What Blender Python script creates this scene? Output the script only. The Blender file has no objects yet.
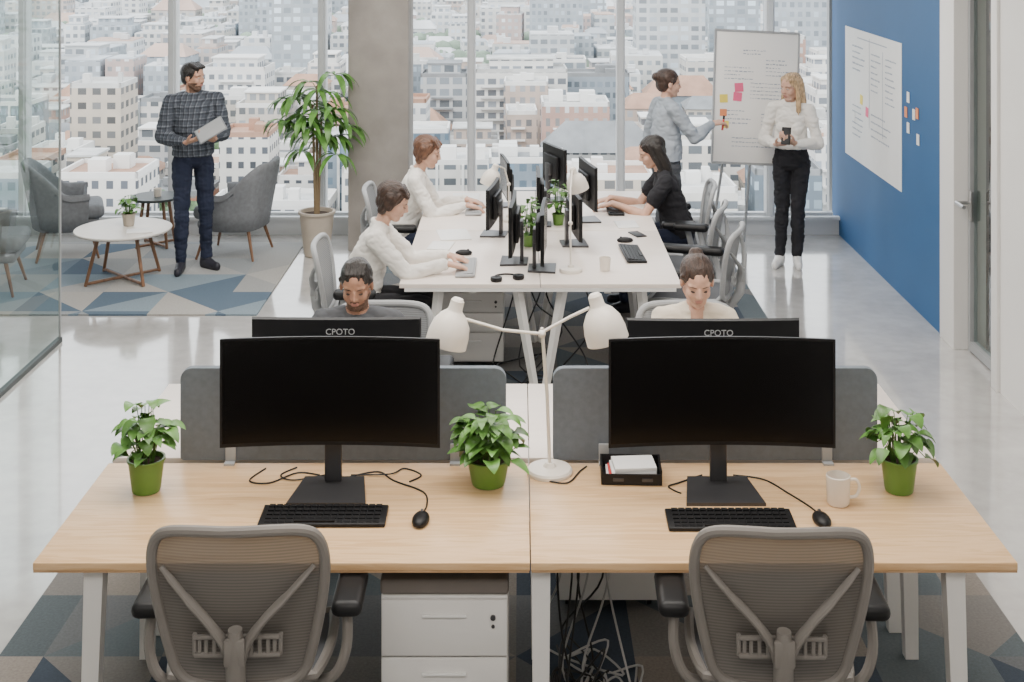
import bpy, bmesh, math, random
from mathutils import Vector as V, Matrix, Euler, noise
from mathutils.bvhtree import BVHTree
from math import sin, cos, pi, radians as rad
random.seed(4)
R=random.uniform
SC=bpy.context.scene; COL=SC.collection

# ---------------------------------------------------------------- materials
def nt(name):
    m=bpy.data.materials.new(name); m.use_nodes=True
    t=m.node_tree; return m,t,t.nodes['Principled BSDF']
def nd(t,ty,**k):
    n=t.nodes.new(ty)
    for a,b in k.items(): setattr(n,a,b)
    return n
def ramp(t,stops,interp='LINEAR'):
    n=t.nodes.new('ShaderNodeValToRGB'); cr=n.color_ramp; cr.interpolation=interp
    while len(cr.elements)<len(stops): cr.elements.new(.5)
    for e,(p,c) in zip(cr.elements,stops): e.position=p; e.color=(*c,1)
    return n
def mth(t,op,a,b=None):
    n=nd(t,'ShaderNodeMath',operation=op)
    for i,x in enumerate((a,b)):
        if x is None: continue
        if isinstance(x,(int,float)): n.inputs[i].default_value=x
        else: t.links.new(x,n.inputs[i])
    return n.outputs[0]
def coords(t,scale=(1,1,1)):
    tc=nd(t,'ShaderNodeTexCoord'); mp=nd(t,'ShaderNodeMapping')
    mp.inputs['Scale'].default_value=scale
    t.links.new(tc.outputs['Object'],mp.inputs[0]); return mp.outputs[0]
def addbump(t,p,s,scale,dist=.002,st=(1,1,1)):
    nz=nd(t,'ShaderNodeTexNoise'); nz.inputs['Scale'].default_value=scale
    t.links.new(coords(t,st),nz.inputs['Vector'])
    b=nd(t,'ShaderNodeBump'); b.inputs['Strength'].default_value=s; b.inputs['Distance'].default_value=dist
    t.links.new(nz.outputs[0],b.inputs['Height']); t.links.new(b.outputs[0],p.inputs['Normal'])
def mat(name,col,rough=.5,metal=0,var=.06,scale=6,bump=0,bscale=80,st=(1,1,1),bdist=.002,spec=.5,sss=0):
    m,t,p=nt(name)
    nz=nd(t,'ShaderNodeTexNoise'); nz.inputs['Scale'].default_value=scale; nz.inputs['Detail'].default_value=4
    t.links.new(coords(t,st),nz.inputs['Vector'])
    r=ramp(t,[(.3,tuple(c*(1-var) for c in col)),(.7,tuple(min(1,c*(1+var)) for c in col))])
    t.links.new(nz.outputs[0],r.inputs[0]); t.links.new(r.outputs[0],p.inputs['Base Color'])
    p.inputs['Roughness'].default_value=rough; p.inputs['Metallic'].default_value=metal
    p.inputs['Specular IOR Level'].default_value=spec
    if sss: p.inputs['Subsurface Weight'].default_value=sss; p.inputs['Subsurface Scale'].default_value=.01
    if bump: addbump(t,p,bump,bscale,bdist,st)
    return m
def wood(name,c1,c2,rough=.4,st=(1.2,16,16)):
    m,t,p=nt(name)
    nz=nd(t,'ShaderNodeTexNoise'); nz.inputs['Scale'].default_value=1.6; nz.inputs['Detail'].default_value=8; nz.inputs['Distortion'].default_value=.6
    t.links.new(coords(t,st),nz.inputs['Vector'])
    r=ramp(t,[(.3,c1),(.5,c2),(.56,c1),(.75,c2)])
    t.links.new(nz.outputs[0],r.inputs[0]); t.links.new(r.outputs[0],p.inputs['Base Color'])
    p.inputs['Roughness'].default_value=rough
    return m
def glassmat(name,tint,refl=.04,gz=.7):
    m=bpy.data.materials.new(name); m.use_nodes=True; t=m.node_tree; t.nodes.clear()
    o=nd(t,'ShaderNodeOutputMaterial'); mx=nd(t,'ShaderNodeMixShader'); tr=nd(t,'ShaderNodeBsdfTransparent'); gl=nd(t,'ShaderNodeBsdfGlossy')
    tr.inputs[0].default_value=(*tint,1); gl.inputs['Roughness'].default_value=.02
    lw=nd(t,'ShaderNodeLayerWeight'); lw.inputs[0].default_value=.5
    f=mth(t,'ADD',mth(t,'MULTIPLY',mth(t,'POWER',lw.outputs['Facing'],4),gz),refl)
    t.links.new(f,mx.inputs[0]); t.links.new(tr.outputs[0],mx.inputs[1]); t.links.new(gl.outputs[0],mx.inputs[2]); t.links.new(mx.outputs[0],o.inputs[0])
    return m
def carpet(name,pal,cell=.5,seed=0):
    m,t,p=nt(name)
    v=coords(t,(1/cell,1/cell,1)); s=nd(t,'ShaderNodeSeparateXYZ'); t.links.new(v,s.inputs[0])
    fx=mth(t,'FLOOR',s.outputs[0]); fy=mth(t,'FLOOR',s.outputs[1])
    ux=mth(t,'FRACT',s.outputs[0]); uy=mth(t,'FRACT',s.outputs[1])
    par=mth(t,'FLOORED_MODULO',mth(t,'ADD',fx,fy),2)
    uxf=mth(t,'ABSOLUTE',mth(t,'SUBTRACT',ux,par))
    tri=mth(t,'GREATER_THAN',mth(t,'ADD',uxf,uy),1)
    cb=nd(t,'ShaderNodeCombineXYZ'); t.links.new(fx,cb.inputs[0]); t.links.new(fy,cb.inputs[1]); t.links.new(mth(t,'ADD',tri,seed+.37),cb.inputs[2])
    wn=nd(t,'ShaderNodeTexWhiteNoise'); t.links.new(cb.outputs[0],wn.inputs[0])
    n=len(pal); r=ramp(t,[(i/n,c) for i,c in enumerate(pal)],'CONSTANT'); t.links.new(wn.outputs[0],r.inputs[0])
    nz=nd(t,'ShaderNodeTexNoise'); nz.inputs['Scale'].default_value=90; t.links.new(coords(t),nz.inputs['Vector'])
    mx=nd(t,'ShaderNodeMix',data_type='RGBA',blend_type='MULTIPLY'); mx.inputs[0].default_value=.45
    t.links.new(r.outputs[0],mx.inputs[6]); t.links.new(nz.outputs[0],mx.inputs[7]); t.links.new(mx.outputs[2],p.inputs['Base Color'])
    p.inputs['Roughness'].default_value=.95; addbump(t,p,.5,300)
    return m
def plaid(name):
    m,t,p=nt(name)
    s=nd(t,'ShaderNodeSeparateXYZ'); t.links.new(coords(t,(1,1,1)),s.inputs[0])
    def band(o,f,w,ph=0): return mth(t,'LESS_THAN',mth(t,'FRACT',mth(t,'ADD',mth(t,'MULTIPLY',o,f),ph)),w)
    h=mth(t,'ADD',s.outputs[0],s.outputs[1])
    a=mth(t,'ADD',band(h,20,.22),band(s.outputs[2],20,.22))
    d=mth(t,'ADD',band(h,20,.55,.3),band(s.outputs[2],20,.55,.3))
    k=mth(t,'SUBTRACT',mth(t,'MULTIPLY',a,.36),mth(t,'MULTIPLY',d,.16))
    k=mth(t,'ADD',k,.32)
    r=ramp(t,[(0,(.02,.025,.035)),(.35,(.06,.07,.09)),(.8,(.19,.21,.24)),(1,(.32,.33,.35))]); t.links.new(k,r.inputs[0])
    t.links.new(r.outputs[0],p.inputs['Base Color']); p.inputs['Roughness'].default_value=.85
    return m
def facade(name,wall,win,fh=3.2,fw=3.0,hz=.55,wx=.6):
    m,t,p=nt(name)
    s=nd(t,'ShaderNodeSeparateXYZ'); t.links.new(coords(t),s.inputs[0])
    z=mth(t,'DIVIDE',s.outputs[2],fh); h=mth(t,'DIVIDE',mth(t,'ADD',s.outputs[0],s.outputs[1]),fw)
    a=mth(t,'LESS_THAN',mth(t,'FRACT',z),hz); b=mth(t,'LESS_THAN',mth(t,'FRACT',h),wx)
    g=nd(t,'ShaderNodeTexCoord'); sn=nd(t,'ShaderNodeSeparateXYZ'); t.links.new(g.outputs['Normal'],sn.inputs[0])
    side=mth(t,'LESS_THAN',mth(t,'ABSOLUTE',sn.outputs[2]),.5)
    f=mth(t,'MULTIPLY',mth(t,'MULTIPLY',a,b),side)
    cb=nd(t,'ShaderNodeCombineXYZ'); t.links.new(mth(t,'FLOOR',z),cb.inputs[0]); t.links.new(mth(t,'FLOOR',h),cb.inputs[1])
    wn=nd(t,'ShaderNodeTexWhiteNoise'); t.links.new(cb.outputs[0],wn.inputs[0])
    r=ramp(t,[(0,tuple(c*.55 for c in win)),(.6,win),(1,tuple(min(1,c*1.9) for c in win))]); t.links.new(wn.outputs[0],r.inputs[0])
    nz=nd(t,'ShaderNodeTexNoise'); nz.inputs['Scale'].default_value=.25; t.links.new(coords(t),nz.inputs['Vector'])
    rw=ramp(t,[(.3,tuple(c*.85 for c in wall)),(.7,wall)]); t.links.new(nz.outputs[0],rw.inputs[0])
    mx=nd(t,'ShaderNodeMix',data_type='RGBA'); t.links.new(f,mx.inputs[0]); t.links.new(rw.outputs[0],mx.inputs[6]); t.links.new(r.outputs[0],mx.inputs[7])
    t.links.new(mx.outputs[2],p.inputs['Base Color']); p.inputs['Roughness'].default_value=.6
    return m
def meshfab(name,col,op=.82):
    m,t,p=nt(name)
    w=nd(t,'ShaderNodeTexWave',bands_direction='Z'); w.inputs['Scale'].default_value=30; w.inputs['Distortion'].default_value=.4
    t.links.new(coords(t),w.inputs['Vector'])
    r=ramp(t,[(.2,tuple(c*.8 for c in col)),(.8,tuple(c*1.12 for c in col))]); t.links.new(w.outputs[0],r.inputs[0])
    t.links.new(r.outputs[0],p.inputs['Base Color']); p.inputs['Roughness'].default_value=.8
    p.inputs['Alpha'].default_value=op
    return m

M={}
M['oak']=wood('oak_wood',(.64,.40,.20),(.75,.51,.29),.34)
M['oakedge']=wood('oak_edge',(.42,.26,.13),(.52,.33,.18),.5)
M['paleoak']=mat('pale_laminate',(.84,.75,.68),.35,var=.03,st=(1,8,8))
M['white']=mat('white_powder_coat',(.78,.77,.75),.4,var=.02)
M['offwhite']=mat('cream_enamel',(.80,.74,.66),.35,var=.02)
M['steel']=mat('brushed_steel',(.55,.55,.55),.3,metal=1,var=.05)
M['dsteel']=mat('dark_grey_metal',(.07,.07,.075),.35,metal=.5)
M['mgrey']=mat('mid_grey_plastic',(.22,.23,.24),.45)
M['black']=mat('black_plastic',(.008,.008,.009),.45,spec=.3)
M['screen']=mat('screen_glass',(.0015,.0015,.002),.22,var=0,spec=.22)
M['felt']=mat('grey_felt',(.155,.18,.21),.95,bump=.3,bscale=400,var=.08,scale=40)
M['taupe']=mat('taupe_plastic',(.19,.175,.16),.5)
M['chmesh']=meshfab('chair_mesh',(.14,.127,.113),.92)
M['lgrey']=mat('light_grey_plastic',(.36,.37,.38),.5)
M['lmesh']=meshfab('light_chair_mesh',(.24,.25,.26),.88)
M['green']=mat('green_ceramic',(.11,.235,.04),.35,var=.1)
M['leaf']=mat('leaf_green',(.06,.15,.022),.45,var=.45,scale=14)
M['leaf2']=mat('bright_leaf_green',(.10,.24,.045),.38,var=.5,scale=9)
M['ctree']=mat('tree_crown_green',(.10,.16,.08),.9,var=.5,scale=.6)
M['soil']=mat('soil',(.05,.03,.02),.95,bump=1,bscale=90)
M['bark']=mat('plant_bark',(.22,.16,.09),.8,bump=.6,bscale=50)
M['concrete']=mat('raw_concrete',(.31,.285,.26),.85,var=.20,scale=3,bump=.5,bscale=25)
M['pot']=mat('stone_pot',(.46,.40,.33),.7,var=.1,bump=.3)
M['blue']=mat('blue_wall_paint',(.015,.098,.255),.6,var=.05,scale=2)
M['wallw']=mat('white_wall_paint',(.80,.785,.76),.6,var=.02,scale=2)
M['corr']=mat('grey_corridor_paint',(.34,.35,.36),.6,var=.04,scale=2)
M['ceil']=mat('ceiling_paint',(.8,.8,.8),.8,var=.01)
M['frame']=mat('window_frame_aluminium',(.64,.66,.68),.4,var=.03)
M['dframe']=mat('dark_rail',(.05,.06,.06),.5)
M['glass']=glassmat('window_glass',(.97,.985,.98),.02,.5)
M['pglass']=glassmat('partition_glass',(.80,.90,.87),.13,.6)
M['paper']=mat('white_paper',(.85,.85,.84),.7,var=.02)
M['board']=mat('whiteboard_surface',(.92,.90,.87),.3,var=.01)
M['ink']=mat('marker_ink',(.10,.12,.16),.6)
M['inkl']=mat('pale_marker_ink',(.36,.40,.48),.6)
M['logoink']=mat('logo_grey',(.42,.43,.44),.5)
M['pink']=mat('pink_paper',(.85,.14,.28),.7); M['yellow']=mat('yellow_paper',(.88,.72,.12),.7)
M['orange']=mat('orange_paper',(.80,.28,.12),.7); M['red']=mat('red_paper',(.6,.05,.05),.6)
M['uph']=mat('grey_upholstery',(.19,.20,.215),.95,var=.12,scale=30,bump=.4,bscale=250)
M['duph']=mat('dark_upholstery',(.03,.032,.038),.9,var=.12,scale=30)
M['dwood']=wood('dark_wood',(.16,.08,.04),(.25,.13,.07),.45,(8,8,1))
M['tabletop']=mat('stone_table_top',(.70,.66,.61),.4)
M['skin1']=mat('skin_light',(.60,.36,.26),.55,var=.08,scale=25,sss=.1); M['skin2']=mat('skin_tan',(.38,.20,.13),.55,var=.08,scale=25,sss=.1); M['skin3']=mat('skin_warm',(.50,.28,.19),.55,var=.08,scale=25,sss=.1)
M['lip']=mat('lip',(.44,.20,.16),.5); M['eyew']=mat('eye_white',(.50,.46,.43),.3); M['iris']=mat('iris_brown',(.04,.025,.018),.3)
def hairm(n,c): return mat(n,c,.42,var=.55,scale=30,bump=.9,bscale=55,st=(1,4,1),bdist=.006)
M['hblack']=hairm('black_hair',(.016,.012,.010)); M['hbrown']=hairm('brown_hair',(.12,.055,.03)); M['hdark']=hairm('dark_brown_hair',(.045,.024,.016)); M['hblond']=hairm('blonde_hair',(.50,.34,.19))
M['beard']=mat('stubble',(.13,.075,.05),.8,var=.35,scale=160)
M['cream']=mat('cream_cloth',(.76,.68,.56),.9,var=.05,bump=.3,bscale=200); M['wcloth']=mat('white_cloth',(.82,.79,.74),.9,var=.04,bump=.3,bscale=200)
M['bcloth']=mat('black_cloth',(.013,.013,.017),.9,var=.2); M['navy']=mat('navy_cloth',(.014,.02,.045),.9,var=.2); M['slate']=mat('blue_grey_cloth',(.36,.40,.45),.9,var=.08); M['dgrey']=mat('dark_grey_cloth',(.085,.09,.10),.9,var=.15)
M['plaid']=plaid('plaid_cloth'); M['wshoe']=mat('white_shoe',(.78,.77,.75),.5); M['dshoe']=mat('dark_shoe',(.02,.02,.03),.5)
M['ceramic']=mat('white_ceramic',(.82,.75,.66),.25,var=.02)
M['cableb']=mat('black_cable',(.01,.01,.01),.5); M['cablew']=mat('grey_cable',(.42,.42,.42),.5)
M['greycush']=mat('taupe_cushion',(.17,.15,.135),.9,bump=.3,bscale=200)
def floormat():
    m,t,p=nt('polished_concrete')
    a=nd(t,'ShaderNodeTexNoise'); a.inputs['Scale'].default_value=.9; a.inputs['Detail'].default_value=9; a.inputs['Roughness'].default_value=.62; t.links.new(coords(t),a.inputs['Vector'])
    b=nd(t,'ShaderNodeTexNoise'); b.inputs['Scale'].default_value=9; b.inputs['Detail'].default_value=5; t.links.new(coords(t),b.inputs['Vector'])
    r=ramp(t,[(.3,(.40,.388,.37)),(.5,(.54,.526,.508)),(.7,(.64,.625,.605))]); t.links.new(a.outputs[0],r.inputs[0])
    r2=ramp(t,[(.35,(.90,.90,.90)),(.62,(1,1,1))]); t.links.new(b.outputs[0],r2.inputs[0])
    mx=nd(t,'ShaderNodeMix',data_type='RGBA',blend_type='MULTIPLY'); mx.inputs[0].default_value=1
    t.links.new(r.outputs[0],mx.inputs[6]); t.links.new(r2.outputs[0],mx.inputs[7]); t.links.new(mx.outputs[2],p.inputs['Base Color'])
    rr=ramp(t,[(.3,(.09,)*3),(.7,(.18,)*3)]); t.links.new(a.outputs[0],rr.inputs[0]); t.links.new(rr.outputs[0],p.inputs['Roughness'])
    p.inputs['Specular IOR Level'].default_value=1.0
    p.inputs['Coat Weight'].default_value=.8; p.inputs['Coat Roughness'].default_value=.06; p.inputs['Coat IOR'].default_value=1.7
    return m
M['floor']=floormat()
M['rugA']=carpet('desk_carpet',[(.28,.25,.22),(.10,.125,.14),(.22,.21,.20),(.05,.07,.10),(.15,.16,.17),(.32,.285,.255),(.12,.15,.165)],.46,11)
M['rugB']=carpet('lounge_carpet',[(.40,.40,.39),(.17,.23,.29),(.32,.34,.35),(.45,.43,.40),(.10,.15,.21),(.24,.31,.36),(.36,.36,.35)],.5,3)

# ---------------------------------------------------------------- builder
def frame_from(d,hint=None):
    d=V(d).normalized(); h=V(hint) if hint is not None else (V((0,0,1)) if abs(d.z)<.95 else V((0,1,0)))
    x=h.cross(d).normalized(); y=d.cross(x); return x,y,d
def catmull(pts,n=6,closed=False):
    P=[V(p) for p in pts]; out=[]; N=len(P)
    for i in range(N if closed else N-1):
        if closed: a,b,c,d=P[i-1],P[i],P[(i+1)%N],P[(i+2)%N]
        else: a,b,c,d=P[max(i-1,0)],P[i],P[i+1],P[min(i+2,N-1)]
        for k in range(n):
            t=k/n; out.append(.5*((2*b)+(c-a)*t+(2*a-5*b+4*c-d)*t*t+(3*b-a-3*c+d)*t**3))
    if not closed: out.append(P[-1])
    return out
class B:
    def __init__(s): s.v=[];s.f=[];s.m=[];s.mi=0
    def add(s,vs,fs,Mx=None):
        o=len(s.v)
        s.v+=[tuple(Mx@V(p)) if Mx is not None else tuple(p) for p in vs]
        s.f+=[tuple(i+o for i in f) for f in fs]; s.m+=[s.mi]*len(fs); return s
    def box(s,c,size,rot=(0,0,0),bev=0,seg=2):
        Mx=Matrix.Translation(c)@Euler(rot).to_matrix().to_4x4()
        x,y,z=[k/2 for k in size]
        if not bev:
            vs=[(-x,-y,-z),(x,-y,-z),(x,y,-z),(-x,y,-z),(-x,-y,z),(x,-y,z),(x,y,z),(-x,y,z)]
            fs=[(3,2,1,0),(4,5,6,7),(0,1,5,4),(1,2,6,5),(2,3,7,6),(3,0,4,7)]
            return s.add(vs,fs,Mx)
        bm=bmesh.new(); bmesh.ops.create_cube(bm,size=1,matrix=Matrix.Diagonal((*size,1)))
        bmesh.ops.bevel(bm,geom=bm.edges[:],offset=min(bev,min(size)*.49),segments=seg,affect='EDGES',profile=.5)
        bm.verts.index_update(); vs=[v.co[:] for v in bm.verts]; fs=[[v.index for v in f.verts] for f in bm.faces]; bm.free()
        return s.add(vs,fs,Mx)
    def tube(s,pts,r,seg=10,closed=False,fl=1,hint=None):
        P=[V(p) for p in pts]; N=len(P); rr=r if isinstance(r,(list,tuple)) else [r]*N
        vs=[];x=None
        for i,p in enumerate(P):
            d=(P[(i+1)%N]-P[i-1]) if closed else (P[min(i+1,N-1)]-P[max(i-1,0)])
            d=d.normalized() if d.length>1e-9 else V((0,0,1))
            if x is None: x,y,_=frame_from(d,hint)
            else:
                x=(x-d*x.dot(d)); x=x.normalized() if x.length>1e-6 else frame_from(d)[0]; y=d.cross(x)
            for k in range(seg):
                a=2*pi*k/seg; vs.append(p+x*cos(a)*rr[i]+y*sin(a)*rr[i]*fl)
        fs=[]
        for i in range(N if closed else N-1):
            j=(i+1)%N
            for k in range(seg): k2=(k+1)%seg; fs.append((i*seg+k,i*seg+k2,j*seg+k2,j*seg+k))
        if not closed: fs.append(tuple(range(seg))[::-1]); fs.append(tuple((N-1)*seg+k for k in range(seg)))
        return s.add(vs,fs)
    def cyl(s,p0,p1,r0,r1=None,seg=20): return s.tube([p0,p1],[r0,r0 if r1 is None else r1],seg)
    def lathe(s,prof,c=(0,0,0),seg=28,Mx=None):
        vs=[];n=len(prof)
        for k in range(seg):
            a=2*pi*k/seg
            for r,z in prof: vs.append((r*cos(a),r*sin(a),z))
        fs=[]
        for k in range(seg):
            k2=(k+1)%seg
            for i in range(n-1): fs.append((k*n+i,k2*n+i,k2*n+i+1,k*n+i+1))
        T=Matrix.Translation(c)
        return s.add(vs,fs,T@Mx if Mx is not None else T)
    def cap(s,p0,r0,p1,r1,fl=1,hint=None,seg=14,rings=8):
        p0,p1=V(p0),V(p1); d=p1-p0
        if d.length<1e-6: d=V((0,0,1e-4))
        x,y,z=frame_from(d,hint); vs=[]
        for i in range(rings*2+2):
            if i<=rings: th=-pi/2+(pi/2)*i/rings; c,r=p0,r0
            else: th=(pi/2)*(i-rings-1)/rings; c,r=p1,r1
            th=max(-pi/2+.02,min(pi/2-.02,th))
            for k in range(seg):
                a=2*pi*k/seg; vs.append(c+x*cos(a)*cos(th)*r+y*sin(a)*cos(th)*r*fl+z*sin(th)*r)
        fs=[]; n=rings*2+2
        for i in range(n-1):
            for k in range(seg): k2=(k+1)%seg; fs.append((i*seg+k,i*seg+k2,(i+1)*seg+k2,(i+1)*seg+k))
        fs.append(tuple(range(seg))[::-1]); fs.append(tuple((n-1)*seg+k for k in range(seg)))
        return s.add(vs,fs)
    def ell(s,c,rad3,Mx=None,seg=18,rings=12):
        vs=[];fs=[]
        for i in range(rings+1):
            th=-pi/2+pi*i/rings; th=max(-pi/2+.03,min(pi/2-.03,th))
            for k in range(seg):
                a=2*pi*k/seg; vs.append((c[0]+rad3[0]*cos(th)*cos(a),c[1]+rad3[1]*cos(th)*sin(a),c[2]+rad3[2]*sin(th)))
        for i in range(rings):
            for k in range(seg): k2=(k+1)%seg; fs.append((i*seg+k,i*seg+k2,(i+1)*seg+k2,(i+1)*seg+k))
        fs.append(tuple(range(seg))[::-1]); fs.append(tuple(rings*seg+k for k in range(seg)))
        return s.add(vs,fs,Mx)
    def loft(s,rings,side=(0,1,0),seg=24):
        P=[V(r[0]) for r in rings]; N=len(P); side=V(side).normalized(); vs=[]
        for i,(c,a,b) in enumerate(rings):
            up=(P[min(i+1,N-1)]-P[max(i-1,0)]).normalized(); f=side.cross(up).normalized()
            for k in range(seg):
                t=2*pi*k/seg; vs.append(P[i]+f*cos(t)*a+side*sin(t)*b)
        fs=[]
        for i in range(N-1):
            for k in range(seg): k2=(k+1)%seg; fs.append((i*seg+k,i*seg+k2,(i+1)*seg+k2,(i+1)*seg+k))
        fs.append(tuple(range(seg))[::-1]); fs.append(tuple((N-1)*seg+k for k in range(seg)))
        return s.add(vs,fs)
    def prism(s,poly,th,Mx=None):
        n=len(poly); vs=[(x,y,-th/2) for x,y in poly]+[(x,y,th/2) for x,y in poly]
        fs=[tuple(range(n))[::-1],tuple(range(n,2*n))]+[(i,(i+1)%n,n+(i+1)%n,n+i) for i in range(n)]
        return s.add(vs,fs,Mx)
    def mesh(s,name):
        me=bpy.data.meshes.new(name); me.from_pydata(s.v,[],s.f); me.polygons.foreach_set('material_index',s.m); return me
    def obj(s,name,mats,parent=None,loc=(0,0,0),rot=(0,0,0),sharp=35,label=None):
        me=s.mesh(name)
        for m in (mats if isinstance(mats,(list,tuple)) else [mats]): me.materials.append(M[m] if isinstance(m,str) else m)
        bm=bmesh.new(); bm.from_mesh(me); bmesh.ops.recalc_face_normals(bm,faces=bm.faces[:]); bm.to_mesh(me); bm.free()
        me.polygons.foreach_set('use_smooth',[True]*len(me.polygons)); me.set_sharp_from_angle(angle=rad(sharp))
        o=bpy.data.objects.new(name,me); COL.objects.link(o); o.location=loc; o.rotation_euler=rot
        if parent: o.parent=parent
        if label: o['label']=label
        return o
def thing(name,label,cat,loc=(0,0,0),rz=0,group=None):
    e=bpy.data.objects.new(name,None); e.empty_display_size=.1; COL.objects.link(e)
    e.location=loc; e.rotation_euler=(0,0,rz); e['label']=label; e['category']=cat
    if group: e['group']=group
    return e
def single(b,name,mats,label,cat,loc=(0,0,0),rot=(0,0,0),group=None,kind=None,sharp=35):
    o=b.obj(name,mats,None,loc,rot,sharp); o['label']=label; o['category']=cat
    if group: o['group']=group
    if kind: o['kind']=kind
    return o
def struct(b,name,mats,label,cat='wall'):
    o=b.obj(name,mats); o['kind']='structure'; o['label']=label; o['category']=cat; return o
def copytree(src,loc,rz,label=None,scale=None):
    def rec(o,par):
        n=o.copy(); COL.objects.link(n)
        if par is not None: n.parent=par
        for c in o.children: rec(c,n)
        return n
    r=rec(src,None); r.location=loc; r.rotation_euler=(0,0,rz)
    if scale: r.scale=(scale,)*3
    if label: r['label']=label
    return r

# ---------------------------------------------------------------- room shell
WY=12.0; RX=2.93; LX=-7.5; BY=-3.0; CH=3.5
struct(B().box(((LX+RX)/2,(BY+WY)/2,-.1),(RX-LX+.6,WY-BY+.6,.2)),'floor',['floor'],'polished light grey concrete floor','floor')
struct(B().box(((LX+RX)/2,(BY+WY)/2,CH+.1),(RX-LX+.6,WY-BY+.6,.2)),'ceiling',['ceil'],'plain white painted ceiling','ceiling')
b=B(); b.box((RX+.1,(9.02+WY+.2)/2,CH/2),(.2,WY+.2-9.02,CH)); b.mi=1
b.box((RX+.1,(BY+7.93)/2,CH/2),(.2,7.93-BY,CH)); b.box((RX+.1,8.475,CH-.45),(.2,1.09,.9))
struct(b,'wall_right',['blue','wallw'],'blue painted wall turning white past the door')
struct(B().box((LX-.1,(BY+WY)/2,CH/2),(.2,WY-BY,CH)),'wall_left',['wallw'],'plain white side wall')
struct(B().box(((LX+RX)/2,BY-.1,CH/2),(RX-LX,.2,CH)),'wall_back',['wallw'],'plain white wall opposite the windows')
struct(B().box(((LX+RX)/2,WY+.02,.07),(RX-LX,.16,.14)).box(((LX+RX)/2,WY-.07,.155),(RX-LX,.06,.03)),'wall_window_plinth',['frame'],'low grey plinth under the windows')
mx=[-3.2+1.376*k for k in range(-3,5)]
for i,x in enumerate(mx):
    struct(B().box((x,WY+.02,CH/2+.07),(.075,.14,CH-.14),bev=.006).box((x,WY-.06,CH/2+.07),(.04,.03,CH-.16)),'trim_%d'%(i+1),['frame'],'vertical aluminium window mullion','window frame')
ex=[LX]+mx+[RX]
for i in range(len(ex)-1):
    a,c=ex[i]+.04,ex[i+1]-.04
    if c-a<.1: continue
    b=B(); b.add([(a,WY+.03,.14),(c,WY+.03,.14),(c,WY+.03,CH),(a,WY+.03,CH)],[(0,1,2,3)]); b.mi=1
    b.box(((a+c)/2,WY+.03,.165),(c-a,.06,.05)).box(((a+c)/2,WY+.03,CH-.03),(c-a,.06,.06))
    struct(b,'window_%d'%(i+1),['glass','frame'],'floor to ceiling window pane','window')
b=B(); b.box((RX+.09,8.87,1.3),(.22,.29,2.6),bev=.004).box((RX+.09,7.985,1.3),(.22,.10,2.6),bev=.004).box((RX+.09,8.38,2.56),(.22,.70,.1))
d=struct(b,'door_1',['wallw'],'glazed door in a white frame set in the wall','door')
b=B(); b.box((RX+.10,8.70,1.25),(.05,.04,2.5)).box((RX+.10,8.055,1.25),(.05,.04,2.5)).box((RX+.10,8.38,.04),(.05,.60,.06)).box((RX+.10,8.38,2.46),(.05,.60,.08))
b.obj('door_leaf','lgrey',d)
b=B(); b.add([(RX+.10,8.07,.07),(RX+.10,8.69,.07),(RX+.10,8.69,2.42),(RX+.10,8.07,2.42)],[(0,1,2,3)]); b.obj('door_glass','pglass',d)
b=B(); b.cyl((RX+.08,8.66,1.0),(RX-.02,8.66,1.0),.013).tube([(RX-.02,8.67,1.0),(RX-.02,8.52,1.0)],.013).box((RX+.07,8.66,.98),(.014,.05,.2),bev=.005); b.obj('door_handle','steel',d)
struct(B().box((RX+2.4,9.4,CH/2),(.1,7.2,CH)).box((RX+1.25,13.0,CH/2),(2.2,.1,CH)).box((RX+1.25,5.8,CH/2),(2.2,.1,CH)),'wall_corridor',['corr'],'grey corridor wall beyond the door')
struct(B().box((RX+1.3,9.4,-.1),(2.1,7.1,.198)),'floor_corridor',['floor'],'corridor floor','floor')
struct(B().box((RX+1.3,9.4,CH+.1),(2.3,7.3,.198)),'ceiling_corridor',['ceil'],'corridor ceiling','ceiling')
single(B().box((-1.235,11.58,CH/2),(.53,.5,CH),bev=.012),'concrete_column','concrete','square raw concrete column beside the windows','column')
b=B(); b.add([(-3.15,3,.03),(-3.15,8.9,.03),(-3.15,8.9,CH),(-3.15,3,CH)],[(0,1,2,3)])
b.mi=1; b.box((-3.15,5.95,.015),(.035,5.9,.03)).box((-3.15,5.95,CH-.03),(.05,5.9,.06))
b.mi=2; b.box((-3.15,8.9,CH/2),(.014,.014,CH-.05)); b.box((-3.15,7.1,CH/2),(.012,.012,CH-.05))
struct(b,'wall_glass_partition',['pglass','dframe','lgrey'],'frameless greenish glass partition on a dark floor rail')
single(B().box((0,0,.006),(4.03,3.2,.012)),'rug','rugA','grey carpet with triangular pattern under desks','carpet',(-.015,4.6,0))
single(B().box((0,0,.006),(3.1,4.0,.012)),'rug','rugA','triangle patterned carpet under the long white table','carpet',(.24,9.2,0))
single(B().box((0,0,.006),(3.6,2.15,.012)),'rug','rugB','blue and beige triangle patterned lounge rug','rug',(-3.72,10.55,0))

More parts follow.
